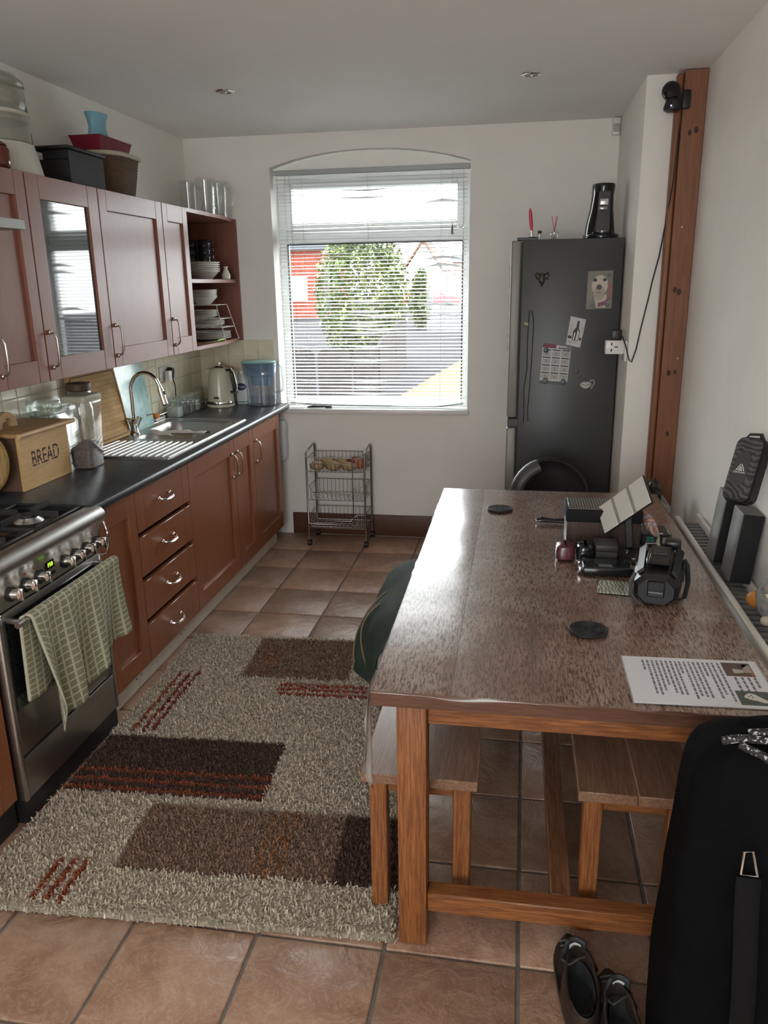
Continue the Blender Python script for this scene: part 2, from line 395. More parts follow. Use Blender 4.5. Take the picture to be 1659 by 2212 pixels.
# ---- venetian blind, each slat its own piece
slat_m = pm('blind_slat', (.80, .82, .82), .3)
bl = thing('venetian_blind', 'white metal venetian blind with bent slats hanging in the window', 'blind', (1.18, 4.635, .88))
obj('head_rail', B().box(.562, 4.607, 2.331, 1.796, 4.640, 2.361, .003), pm('rail_grey', (.42, .45, .45), .4), bl)
def slat_mesh(bend, seed):
    b = B(); L = 1.205; n = 24; rows = []; rnd = random.Random(seed)
    pos, amp = rnd.uniform(-.5, .5), bend*rnd.choice((-1, 1)); pos2, amp2 = rnd.uniform(-.6, .6), bend*rnd.uniform(-.6, .6)
    T = math.radians(13)
    def f(u, v):
        x = (u-.5)*L; d = (v-.5)*.025; crown = .0022*(1-(2*v-1)**2)
        z = crown*math.cos(T)+d*math.sin(T)
        z += -amp*math.exp(-((x-pos)/.09)**2) + amp2*math.exp(-((x-pos2)/.05)**2) + .0015*math.sin(x*2.2+seed)
        tw = amp*.8*math.exp(-((x-pos)/.12)**2)*(2*v-1)
        return (x, d*math.cos(T), z+tw)
    b.grid(f, n, 3)
    me = bpy.data.meshes.new('slat'); b.bm.to_mesh(me); b.bm.free(); me.materials.append(slat_m)
    for p in me.polygons: p.use_smooth = True
    return me
SL = [slat_mesh(0, k) for k in range(3)] + [slat_mesh(.006, 10+k) for k in range(4)] + [slat_mesh(.014, 20+k) for k in range(3)]
z = 2.305; k = 0
while z > .935:
    r = random.random(); me = SL[random.randrange(3)] if r < .66 else (SL[3+random.randrange(4)] if r < .93 else SL[7+random.randrange(3)])
    o = bpy.data.objects.new('slat', me); COL.objects.link(o); o.parent = bl; o.location = Vector((1.178+random.uniform(-.003, .003), 4.625, z))-bl.location
    if z > 2.06 or random.random() < .2: o.rotation_euler = (random.uniform(-.05, .05), random.uniform(-.004, .006), 0)
    z -= .0222*random.uniform(.97, 1.03); k += 1
for q in range(4):   # the lowest slats lie gathered on each other, hanging crooked
    b = B(); s_ = q
    b.grid(lambda u, v: (.58+1.2*u, 4.6125+.025*v, .926-.0095*s_-.014*math.sin(PI*u)+.02*max(0, u-.85)/.15*(s_ > 1)+.001*math.sin(9*u+s_)+.003*v), 26, 2)
    obj('slat', b, slat_m, bl)
obj('bottom_rail', B().tube([(.60, 4.625, .905), (.9, 4.625, .888), (1.35, 4.625, .884), (1.62, 4.625, .886), (1.77, 4.625, .905)], .006, 6, flat=.8), pm('rail_grey', (.42, .45, .45), .4), bl)
for x in (.74, 1.16, 1.62):
    obj('ladder_cord', B().tube([(x, 4.611, 2.335), (x+.002, 4.611, 1.6), (x-.002, 4.611, .90)], .0012, 5), pm('cord_grey', (.5, .5, .48), .7), bl)
pc = obj('pull_cord', B().tube([(1.69, 4.606, 2.34), (1.69, 4.604, 2.0)], .001, 5), pm('cord_grey', (.5, .5, .48), .7), bl)
obj('tassel', B().lathe([(.002, .03), (.006, .004), (.007, -.03), (.003, -.034)], 10, (1.69, 4.604, 1.99)), pm('tassel_grey', (.25, .26, .26), .5), pc)
tw = obj('tilt_wand', B().tube([(.665, 4.604, 2.33), (.672, 4.602, 1.8), (.676, 4.600, 1.38)], .004, 6), clear('wand_acrylic', (.9, .93, .93), 1.5), bl)
# ---- recessed ceiling spotlights
def spotlight(x, y, label):
    t = thing('ceiling_spotlight', label, 'spotlight', (x, y, ZC), 'recessed ceiling spotlights')
    obj('bezel', B().lathe([(.030, -.001), (.030, -.006), (.038, -.007), (.045, -.004), (.047, 0)], 28, (x, y, ZC), cap0=False, cap1=False), chrome, t)
    obj('lamp', B().lathe([(.001, -.0045), (.018, -.004), (.0295, -.002)], 24, (x, y, ZC), cap1=False), pm('lamp_lens', (.35, .35, .34), .15), t)
spotlight(.703, 3.423, 'chrome recessed ceiling spotlight on the cupboard side')
spotlight(2.135, 3.437, 'chrome recessed ceiling spotlight on the fridge side')

# ================================================================== OUTSIDE THE WINDOW
grass = pm('lawn', (.10, .12, .05), .9, var=.3, vscale=3)
gr = struct('ground', B().box(-60, YF+.31, -.3, 30, 120, -.02), pm('paving', (.04, .04, .043), .95, var=.2, vscale=.6, spec=0), loc=(0, 30, 0))
gv = B(); gv.grid(lambda u, v: (.1+4*u+1.2*v*(1-u)-.4*v, 9+9*v, .0+.03*noise.noise(Vector((u*60, v*90, 0)))), 60, 60)
g = obj('gravel_bed', gv, pm('gravel', (.13, .105, .07), .95, var=.35, vscale=25, spec=0), loc=(1, 12, 0)); tag(g, 'patch of pale gravel outside the window', 'gravel', kind='stuff')
obj_road = tag(obj('road', B().box(-60, 50, -.02, 30, 66, 0), pm('asphalt', (.065, .065, .07), .95, spec=0), loc=(0, 58, 0)), 'grey asphalt street beyond the front garden', 'road'); obj_road['kind'] = 'structure'
# wooden fence boards with rounded tops
fm = pm('fence_board', (.030, .026, .025), .9, var=.25, vscale=5, spec=.05)
fe = thing('garden_fence', 'dark garden fence of broad round-topped boards', 'fence', (-.6, 11, 0))
pts = [(-2.0, 11.05), (-1.37, 11.09), (-.85, 11.12), (-.30, 11.15), (-.02, 11.70), (-.115, 14.0), (-.23, 16.2)]
for (xa, ya), (xb, yb) in zip(pts, pts[1:]):
    d = Vector((xb-xa, yb-ya, 0)); L = d.length-.05; h = .76+.028*(ya+yb-22)
    pl = [(0, 0), (L, 0), (L, h-.10)] + [(L/2+L/2*math.cos(PI*k/10), h-.10+.10*math.sin(PI*k/10)) for k in range(1, 10)] + [(0, h-.10)]
    b = B(); b.prism(pl, -.02, .02, 'y'); b.xf(Matrix.Translation((xa, ya, 0)) @ Matrix.Rotation(math.atan2(d.y, d.x), 4, 'Z'))
    obj('board', b, fm, fe)
# shrub
def shrub(name, label, c, r, n, cols, seed, leaf=.11):
    rnd = random.Random(seed); t = thing(name, label, 'shrub', (c[0], c[1], 0))
    obj('trunk', B().tube([(c[0], c[1], 0), (c[0]+.05, c[1], c[2]*.5), (c[0], c[1], c[2])], [.06, .05, .03], 8), pm('bark', (.08, .06, .04), .9), t)
    b = B()
    for k in range(n):
        d = Vector((rnd.gauss(0, 1), rnd.gauss(0, 1), rnd.gauss(0, 1))).normalized()*rnd.uniform(.35, 1)**.5
        p = Vector((c[0]+d.x*r[0], c[1]+d.y*r[1], c[2]+d.z*r[2]))*1
        m = Matrix.Translation(p) @ Matrix.Rotation(rnd.uniform(0, 6.28), 4, 'Z') @ Matrix.Rotation(rnd.uniform(-1.3, 1.3), 4, 'X')
        s_ = leaf*rnd.uniform(.6, 1.3)
        b.face([m @ Vector(q) for q in ((0, 0, 0), (s_*.35, s_*.5, .01), (0, s_, 0), (-s_*.35, s_*.5, .01))])
    f = obj('foliage', b, cols, t, smooth=False); f['kind'] = 'stuff'
def leafm(name, a, b_):
    m, n, p, _ = nt(name); v = coords(n); f = noise_tex(n, v, 3.5, 3)
    n.links.new(ramp(n, f, [(.35, a), (.65, b_)]), p.inputs['Base Color']); p.inputs['Roughness'].default_value = .5; return m
shrub('garden_shrub', 'big green leafy shrub outside the window', (-1.26, 16.8, 1.45), (1.05, .9, 1.45), 9000, leafm('leaf_green', (.035, .065, .012), (.11, .14, .03)), 3)
shrub('conifer_shrub', 'dark clipped conifer beside the driveway', (-1.55, 30, 1.1), (.42, .42, 1.15), 3000, leafm('leaf_dark', (.03, .05, .015), (.08, .11, .025)), 4, .14)
# houses
brick_m = pm('red_brick', (.16, .042, .028), .95, spec=0, var=.2, vscale=3)
def house(name, label, x0, x1, y, h, roof, wm, rm, wins=()):
    t = thing(name, label, 'house', ((x0+x1)/2, y, 0))
    obj('wall', B().box(x0, y, 0, x1, y+6, h), wm, t, smooth=False)
    xm = (x0+x1)/2
    if roof == 'gable': 
        obj('gable', B().prism([(x0, h), (x1, h), (xm, h+(x1-x0)*.75)], y, y+6, 'y'), wm, t, smooth=False)
        obj('roof', B().prism([(x0-.25, h-.1), (x0-.25, h+.1), (xm, h+(x1-x0)*.75+.25), (x1+.25, h+.1), (x1+.25, h-.1), (xm, h+(x1-x0)*.75+.02)], y-.2, y+6, 'y'), rm, t, smooth=False)
    else:
        obj('roof', B().hexa([(x0-.3, y-.3, h), (x1+.3, y-.3, h), (x1+.3, y+6.3, h), (x0-.3, y+6.3, h), (x0-.3, y+2.9, h+.7), (x1+.3, y+2.9, h+.7), (x1+.3, y+3.1, h+.7), (x0-.3, y+3.1, h+.7)]), rm, t, smooth=False)
    for (a, c, d, e) in wins:
        wv = obj('window', B().box(a, y-.06, c, d, y-.001, e), white_pvc, t)
        obj('pane', B().box(a+.1, y-.08, c+.1, d-.1, y-.061, e-.1), pm('dark_glass', (.12, .14, .16), .1), wv)
slate = pm('slate', (.06, .063, .07), .95, spec=0)
house('brick_house', 'red brick house wall at the left of the window view', -14.5, -7.6, 40, 3.4, 'hip', brick_m, slate, ((-9.6, .9, -8.6, 2.1),))
house('gabled_house', 'pale rendered house with a pointed gable across the street', -6.6, -3.9, 62, 2.7, 'gable', pm('render_white', (.40, .38, .35), .95, spec=0), pm('terracotta', (.2, .07, .04), .8), ((-5.9, 1.2, -4.6, 2.3),))
house('terraced_house', 'grey-roofed brick house at the right of the window view', -3.3, 3.5, 66, 3.3, 'hip', pm('buff_brick', (.15, .085, .062), .95, spec=0, var=.15), slate, ((-2.2, 1.0, -.8, 2.2), (.3, 1.0, 1.6, 2.2)))
# red car
def car(name, label, x, y, m):
    t = thing(name, label, 'car', (x, y, 0))
    obj('body', B().prism([(-2, .3), (2, .3), (2.02, .7), (1.6, .85), (.95, .9), (.5, 1.38), (-.9, 1.42), (-1.5, .95), (-1.95, .85), (-2.05, .55)], -.8, .8, 'y').xf(Matrix.Translation((x, y, 0))), m, t)
    obj('side_glass', B().prism([(-1.3, .95), (.75, .93), (.42, 1.32), (-.85, 1.35)], -.82, -.801, 'y').xf(Matrix.Translation((x, y, 0))), pm('dark_glass', (.12, .14, .16), .1), t)
    for dx in (-1.2, 1.25):
        obj('wheel', B().cyl((x+dx, y-.83, .31), (x+dx, y-.6, .31), .31, n=20), black_rubber, t)
car('parked_car', 'red car parked in the street', -4.0, 56, pm('car_red', (.24, .006, .010), .6, spec=.05))
car('parked_car', 'silver car parked beside the red one', -.45, 58.2, pm('car_silver', (.5, .5, .52), .25))

# ================================================================== FITTED KITCHEN
def pull_v(parent, x, y, z0, z1, out=.032):
    """upright bow handle with a ball foot at each end, standing off a face at x"""
    b = B()
    b.sph((x+.006, y, z1), (.008, .008, .010), 12, 8); b.sph((x+.006, y, z0), (.008, .008, .010), 12, 8)
    b.tube([(x+.005, y, z1), (x+out*.75, y, z1-.006), (x+out, y, z1-.022), (x+out*1.03, y, (z0+z1)/2), (x+out, y, z0+.022), (x+out*.75, y, z0+.006), (x+.005, y, z0)], [.004, .0045, .005, .0048, .005, .0045, .004], 8)
    return obj('handle', b, nickel, parent)
def pull_h(parent, x, y0, y1, z, out=.032):
    b = B()
    b.sph((x+.006, y0, z), (.008, .009, .009), 12, 8); b.sph((x+.006, y1, z), (.008, .009, .009), 12, 8)
    ym = (y0+y1)/2
    b.tube([(x+.005, y0, z), (x+out*.7, y0+.004, z-.004), (x+out, y0+.022, z-.012), (x+out*1.03, ym, z-.014), (x+out, y1-.022, z-.012), (x+out*.7, y1-.004, z-.004), (x+.005, y1, z)], [.0045, .005, .006, .0068, .006, .005, .0045], 8)
    return obj('handle', b, chrome, parent)
def shaker(parent, x, y0, y1, z0, z1, mz, my, stile=.062, rail=.075, glass=False, th=.02):
    """framed door whose face lies at x; stiles run full height, rails sit between them, the field is sunk"""
    g = .0006
    if glass: d = obj('door', B().box(x-th, y0+stile-.003, z0+rail-.003, x-th+.0035, y1-stile+.003, z1-rail+.003), carcass, parent)
    else: d = obj('door', B().box(x-th, y0+stile-.002, z0+rail-.002, x-.0125, y1-stile+.002, z1-rail+.002), mz, parent)
    obj('stile', B().box(x-th, y0, z0, x, y0+stile, z1, .0016), mz, d)
    obj('stile', B().box(x-th, y1-stile, z0, x, y1, z1, .0016), mz, d)
    obj('rail', B().box(x-th, y0+stile+g, z1-rail, x-.0004, y1-stile-g, z1, .0016), my, d)
    obj('rail', B().box(x-th, y0+stile+g, z0, x-.0004, y1-stile-g, z0+rail, .0016), my, d)
    if glass: obj('glass_pane', B().box(x-th+.004, y0+stile-.001, z0+rail-.001, x-th+.009, y1-stile+.001, z1-rail+.001), pm('reeded_mirror_glass', (.045, .05, .05), .04, spec=1.0), d)
    return d
XD = .585
def base_unit(label, y0, y1, handle=None, doors=True):
    t = thing('base_cabinet', label, 'cabinet', (.3, (y0+y1)/2, .10), 'fitted cherry base cabinets')
    b = B(); b.box(.02, y0+.001, .103, XD-.021, y0+.018, .868); b.box(.02, y1-.018, .103, XD-.021, y1-.001, .868); b.box(.02, y0+.018, .103, XD-.021, y1-.018, .12); b.box(.02, y0+.018, .12, .035, y1-.018, .868)
    obj('carcass', b, carcass, t)
    if doors:
        d = shaker(t, XD, y0+.002, y1-.002, .106, .864, cherry_z, cherry_y, stile=min(.066, (y1-y0)*.2+.015), rail=.085)
        if handle is not None: pull_v(d, XD, handle, .655, .785)
    return t
base_unit('narrow cherry base cabinet beside the cooker', 2.030, 2.351)
dr = base_unit('cherry base unit with four drawers', 2.351, 2.894, doors=False)
for k, (z0, z1) in enumerate(((.687, .864), (.494, .664), (.300, .468), (.106, .274))):
    y0, y1 = 2.354, 2.891
    d = obj('drawer', B().box(XD-.02, y0+.0755, z0, XD-.0005, y1-.0755, z1, .0016), cherry_y, dr)
    obj('stile', B().box(XD-.02, y0, z0, XD, y0+.075, z1, .0016), cherry_z, d); obj('stile', B().box(XD-.02, y1-.075, z0, XD, y1, z1, .0016), cherry_z, d)
    obj('drawer_box', B().box(.06, y0+.03, z0+.01, XD-.021, y1-.03, z1-.012), carcass, d)
    pull_h(d, XD, 2.555, 2.665, z0+(z1-z0)*.56)
base_unit('wide cherry base cabinet under the sink', 2.894, 3.524, 3.475)
base_unit('slim cherry base cabinet right of the sink cupboard', 3.524, 3.850, 3.558)
base_unit('cherry base cabinet at the window end of the run', 3.850, 4.378, 3.885)
# cabinet on the near side of the cooker
base_unit('cherry base cabinet on the near side of the cooker', 1.02, 1.388)
pl = thing('plinth', 'off-white kick board along the foot of the base cabinets', 'plinth', (.54, 3.1, 0))
pw = pm('kick_board', (.62, .58, .51), .5, var=.06)
for y0, y1 in ((2.032, 2.300), (2.303, 2.760), (2.763, 4.335)):
    q = obj('board', B().box(.527, y0, .002, .543, y1, .101, .0015), pw, pl)
    for ys in (y0+.02, y1-.02): obj('screw', B().cyl((.5431, ys, .055), (.5445, ys, .055), .004, n=10), black_plastic, q)
tag(obj('plinth', B().box(.552, 1.00, .001, .567, 1.390, .101), pm('black_kick', (.012, .012, .012), .5), loc=(.47, 1.2, 0)), 'black kick board under the near cabinet', 'plinth')
# worktop with a cut-out for the sink
SX0, SX1, SY0, SY1 = .045, .545, 2.775, 3.868
wk_m = None
def worktop_mat():
    m, n, p, _ = nt('slate_laminate'); v = coords(n); f = noise_tex(n, v, 9, 6, .65, 1.0)
    n.links.new(ramp(n, f, [(.35, (.018, .021, .026)), (.7, (.045, .052, .062))]), p.inputs['Base Color'])
    p.inputs['Roughness'].default_value = .30; bump(n, p, noise_tex(n, v, 120, 3), .05, .001); return m
wk_m = worktop_mat()
b = B()
def slab(y0, y1, x0=0.0095, x1=.61, nose=True):
    prof = [(x0, .872), (x1-.012, .872), (x1-.004, .876), (x1, .884), (x1, .897), (x1-.004, .906), (x1-.012, .910), (x0, .910)] if nose else [(x0, .872), (x1, .872), (x1, .910), (x0, .910)]
    v0 = [b.v((a, y0, c)) for a, c in prof]; v1 = [b.v((a, y1, c)) for a, c in prof]; b.bridge(v0, v1); b.bm.faces.new(v0[::-1]); b.bm.faces.new(v1)
slab(2.000, SY0+.012); slab(SY0+.012, SY1-.012, SX1-.012, .61); slab(SY0+.012, SY1-.012, .0095, SX0+.012, False); slab(SY1-.012, 4.5475)
tag(obj('worktop', b, wk_m, loc=(.3, 3.2, .872)), 'dark slate-look kitchen worktop with a rounded front edge', 'worktop')
# ---- sink
sk = thing('kitchen_sink', 'stainless steel sink with one and a half bowls and ribbed drainer', 'sink', (.29, 3.3, .91))
def rrect(x0, y0, x1, y1, r, n=6):
    P = []
    for cx, cy, a in ((x1-r, y1-r, 0), (x0+r, y1-r, 90), (x0+r, y0+r, 180), (x1-r, y0+r, 270)):
        for k in range(n+1):
            t = math.radians(a+90*k/n); P.append((cx+r*math.cos(t), cy+r*math.sin(t)))
    return P
def bowl(x0, y0, x1, y1, depth, r=.07):
    b = B(); N = 6; lv = []
    for z, ins in ((.9125, -.006), (.911, 0), (.905, .004), (.91-depth*.5, .010), (.91-depth*.92, .018), (.91-depth, .04)):
        lv.append([(px, py, z) for px, py in rrect(x0+ins, y0+ins, x1-ins, y1-ins, max(.02, r-ins*.3), N)])
    b.loft(lv, cap=False); R = [v for v in b.bm.verts][-len(lv[0]):]; b.bm.faces.new(R)
    return solid(obj('bowl', b, sink_steel, sk), .0015)
BW1 = (.150, 3.225, .455, 3.405); BW2 = (.110, 3.455, .505, 3.800)
# top sheet: strips around the two bowls
b = B(); zt = .9135
def sheet(x0, y0, x1, y1, zz=zt): b.box(x0, y0, .9102, x1, y1, zz, 0)
sheet(SX0, SY0, SX1, BW1[1]); sheet(SX0, BW1[1], BW1[0], BW1[3]); sheet(BW1[2], BW1[1], SX1, BW1[3]); sheet(SX0, BW1[3], SX1, BW2[1])
sheet(SX0, BW2[1], BW2[0], BW2[3]); sheet(BW2[2], BW2[1], SX1, BW2[3]); sheet(SX0, BW2[3], SX1, SY1)
obj('top_sheet', b, sink_steel, sk)
for BW in (BW1, BW2):   # fill the four corners outside the rounded bowl mouths
    b = B(); x0, y0, x1, y1 = BW; r = .07
    for cx, cy, a in ((x1-r, y1-r, 0), (x0+r, y1-r, 90), (x0+r, y0+r, 180), (x1-r, y0+r, 270)):
        sx = 1 if a in (0, 270) else -1; sy = 1 if a in (0, 90) else -1
        arc = [(cx+r*math.cos(math.radians(a+15*k)), cy+r*math.sin(math.radians(a+15*k))) for k in range(7)]
        b.prism(arc+[(cx+sx*r, cy+sy*r)], .9105, zt, 'z')
    obj('bowl_corner', b, sink_steel, sk)
bowl(*BW1, .13); bowl(*BW2, .17)
b = B()
for r_ in ([(SX0+.004, SY0+.004), (SX1-.004, SY0+.004), (SX1-.004, SY1-.004), (SX0+.004, SY1-.004)],):
    b.tube([(x, y, zt+.001) for x, y in rrect(SX0+.004, SY0+.004, SX1-.004, SY1-.004, .02, 5)], .0045, 8, closed=True)
obj('rim', b, sink_steel, sk)
for k in range(12):
    x = .105+.036*k
    obj('drainer_rib', B().tube([(x, SY0+.03, zt), (x, SY0+.05, zt+.0012), (x, 3.14, zt+.0012), (x, 3.17, zt)], [.002, .0045, .0045, .002], 8), sink_steel, sk)
obj('waste', B().lathe([(.001, 0), (.03, 0), (.034, .003), (.036, .002)], 20, (.31, 3.63, .742)), chrome, sk)
obj('waste_plug', B().lathe([(.001, .004), (.02, .004), (.024, 0)], 16, (.475, 3.435, zt)), black_rubber, sk)
# dish cloth draped over the divider
def clothf(u, v):
    x = .16+.31*u; s_ = v*2-1
    y = 3.43+.030*s_-.008*math.sin(7*u)
    z = .920-.035*max(0, abs(s_)-.5)+.004*math.sin(11*u+3*v)+.003*math.sin(23*u)
    return (x, y, z)
tag(solid(obj('dish_cloth', B().grid(clothf, 26, 14), pm('cloth_grey', (.62, .56, .52), .9, bmp=.3, bscale=300, bdist=.002), loc=(.31, 3.43, .91)), .003), 'pale damp dish cloth lying across the sink divider', 'cloth')
# ---- tap
tp = thing('kitchen_tap', 'tall chrome swan-neck tap with two lever handles', 'tap', (.092, 3.365, .9135))
tx, ty = .092, 3.365
obj('base', B().lathe([(.028, 0), (.028, .006), (.022, .012), (.019, .03), (.018, .05)], 24, (tx, ty, .9135)), chrome, tp)
neck = [(tx+.003, ty, .94), (tx+.003, ty, 1.15)]
for k in range(1, 15):
    a = PI-PI*.93*k/14; neck.append((tx+.003+.079+.079*math.cos(a), ty+.01*k/14, 1.15+.088*math.sin(a)))
obj('spout', B().tube(neck, .0105, 14), chrome, tp)
e = Vector(neck[-1]); dvec = (e-Vector(neck[-2])).normalized()
dvec = Vector((.22, .03, -1)).normalized()
obj('spray_head', B().cyl(e-dvec*.006, e+dvec*.012, .0115, .0135).cyl(e+dvec*.012, e+dvec*.098, .0165, .0185, 20).cyl(e+dvec*.098, e+dvec*.105, .0185, .014, 20), chrome, tp)
obj('spray_button', B().sph(e+dvec*.04+Vector((.017, 0, .002)), (.005, .006, .012), 10, 6), black_plastic, tp)
for s_, dy in ((-1, -.045), (1, .045)):
    lv = obj('valve', B().cyl((tx, ty+.008*s_, .935), (tx+.01, ty+dy, .995), .011, .0165, 18), chrome, tp)
    obj('lever', B().cyl((tx+.01, ty+dy, .995), (tx+.015+.03*s_, ty+dy*1.05, 1.004), .004).cyl((tx+.015+.03*s_, ty+dy*1.05, 1.004), (tx+.075, ty+dy*2.1, 1.008), .0042, .003), chrome, lv)

# ---- wall cabinets
XU, ZB, ZT = .34, 1.326, 2.077
def wall_unit(label, y0, y1, glass=False, handle=None, stile=.062):
    t = thing('wall_cabinet', label, 'cabinet', (.17, (y0+y1)/2, ZB), 'fitted cherry wall cabinets')
    b = B(); b.box(.001, y0+.001, ZB, XU-.021, y0+.018, ZT); b.box(.001, y1-.018, ZB, XU-.021, y1-.001, ZT); b.box(.001, y0+.018, ZB, XU-.021, y1-.018, ZB+.018)
    b.box(.001, y0+.018, ZT-.018, XU-.021, y1-.018, ZT); b.box(.001, y0+.018, ZB+.018, .008, y1-.018, ZT-.018)
    obj('carcass', b, carcass, t)
    d = shaker(t, XU, y0+.003, y1-.003, ZB+.001, ZT-.001, cherry_up_z, cherry_up_y, stile=stile, rail=.085, glass=glass)
    if handle: pull_v(d, XU, handle, 1.378, 1.510)
wall_unit('cherry wall cabinet partly behind the cooker hood', 1.930, 2.2576, False, 1.966)
wall_unit('cherry wall cabinet with a reflecting glass door', 2.2576, 2.7763, True, 2.285, .082)
wall_unit('wide cherry wall cabinet above the tap', 2.7763, 3.4015, False, 2.802, .066)
wall_unit('slim cherry wall cabinet next to the open corner shelves', 3.4015, 3.7158, False, 3.424, .058)
# ---- open corner shelf
cs = thing('corner_shelf', 'open dark cherry corner shelf unit by the window', 'shelf', (.16, 4.13, ZB))
def shelf_board(z):
    b = B(); b.prism([(.001, 3.7175), (.338, 3.7175), (.340, 4.22), (.322, 4.40), (.300, 4.535), (.001, 4.535)], z, z+.02, 'z'); return b
obj('shelf', shelf_board(ZT-.020), cherry_up_y, cs); obj('shelf', shelf_board(1.690), cherry_up_y, cs); obj('shelf', shelf_board(ZB), cherry_up_y, cs)
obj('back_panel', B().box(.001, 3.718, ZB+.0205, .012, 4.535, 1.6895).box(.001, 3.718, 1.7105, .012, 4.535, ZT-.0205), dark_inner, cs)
obj('side_panel', B().box(.001, 4.536, ZB, .318, 4.555, ZT), cherry_up_z, cs)
# ---- cooker hood
hd = thing('cooker_hood', 'stainless steel cooker hood with a flat visor', 'hood', (.25, 1.69, 1.857))
obj('visor', B().box(.001, 1.39, 1.857, .50, 1.978, 1.889, .002), pm('hood_steel', (.42, .42, .40), .5, 1), hd)
obj('canopy', B().hexa([(.001, 1.40, 1.8895), (.42, 1.40, 1.8895), (.42, 1.925, 1.8895), (.001, 1.925, 1.8895), (.001, 1.55, 2.02), (.24, 1.55, 2.02), (.24, 1.83, 2.02), (.001, 1.83, 2.02)]), steel, hd)
obj('chimney', B().box(.001, 1.56, 2.0205, .23, 1.82, ZC-.001), steel, hd)
# ---- cooker
ck = thing('gas_cooker', 'stainless steel freestanding gas cooker', 'cooker', (.31, 1.71, 0))
CY0, CY1 = 1.402, 2.022
obj('body', B().box(.02, CY0, .082, .565, CY1-.002, .862, .003), steel_d, ck)
obj('plinth', B().box(.08, CY0+.004, .001, .592, CY1-.01, .081), black_plastic, ck)
obj('side_post', B().box(.566, CY0, .082, .606, CY0+.022, .72, .008, 3), steel, ck)
obj('side_post', B().box(.566, CY1-.016, .082, .604, CY1-.002, .72, .004, 2), steel, ck)
obj('hob_plate', B().box(.02, CY0, .8625, .575, CY1-.002, .884, .004, 2), pm('hob_black', (.03, .028, .026), .25, .6), ck)
nose = [(.566, .735), (.606, .735), (.609, .80), (.612, .822), (.622, .84), (.634, .852), (.640, .868), (.636, .886), (.624, .900), (.606, .906), (.576, .904), (.576, .87), (.566, .862)]
cp = obj('control_panel', B().prism([(a, c) for a, c in nose], CY0, CY1-.002, 'y'), steel, ck, ang=50)
def knob(y, z=.775):
    k = obj('knob', B().cyl((.6085, y, z), (.614, y, z), .0235, .0235, 24), black_plastic, ck)
    obj('knob_cap', B().cyl((.6142, y, z), (.638, y, z), .0165, .0145, 20), chrome, k)
    obj('knob_grip', B().box(-.004, -.004, -.019, .014, .004, .021, .003, 2, TR((.6385, y, z), rx=random.uniform(-.1, .1))), chrome, k)
for y in (1.474, 1.551, 1.626, 1.775, 1.841, 1.912, 1.984): knob(y)
ds = obj('display', B().box(.6085, 1.662, .780, .6105, 1.712, .808), black_gloss, ck)
text_part('display_digits', 'F50', .020, pm('led_green', (.1, .5, .02), .5, emit=((.45, 1.0, .03), .8)), ds, Matrix.Translation(Vector((.6112, 1.689, .794))-ck.location) @ Matrix.Rotation(PI/2, 4, 'Z') @ Matrix.Rotation(PI/2, 4, 'X'))
for k in range(4): obj('button', B().cyl((.6085, 1.668+.013*k, .762), (.6125, 1.668+.013*k, .762), .005, n=12), black_plastic, ck)
for y in (1.55, 1.60, 1.96): obj('indicator_lamp', B().cyl((.611, y, .812), (.613, y, .812), .003, n=10), pm('lamp_red', (.25, .02, .015), .3), ck)
dd = obj('oven_door', B().box(.567, CY0+.024, .236, .600, CY1-.018, .725, .004, 2), steel_d, ck)
obj('door_glass', B().box(.6004, CY0+.03, .395, .6034, CY1-.035, .700, .001), pm('oven_glass', (.010, .012, .012), .05), dd)
hb = obj('door_handle', B().cyl((.655, CY0+.018, .697), (.655, CY1+.005, .697), .0105, n=16), steel, dd)
obj('handle_bracket', B().box(.600, CY0+.04, .690, .650, CY0+.055, .704, .002).box(.600, CY1-.06, .690, .650, CY1-.045, .704, .002), steel, hb)
obj('warming_drawer', B().box(.567, CY0+.024, .084, .602, CY1-.018, .226, .005, 2), steel_d, ck)
sr = obj('side_rail', B().tube([(.60, CY1+.001, .842), (.612, CY1+.022, .838), (.622, CY1+.026, .80), (.622, CY1+.026, .75), (.612, CY1+.022, .712), (.60, CY1+.001, .708)], .0045, 8), chrome, ck)
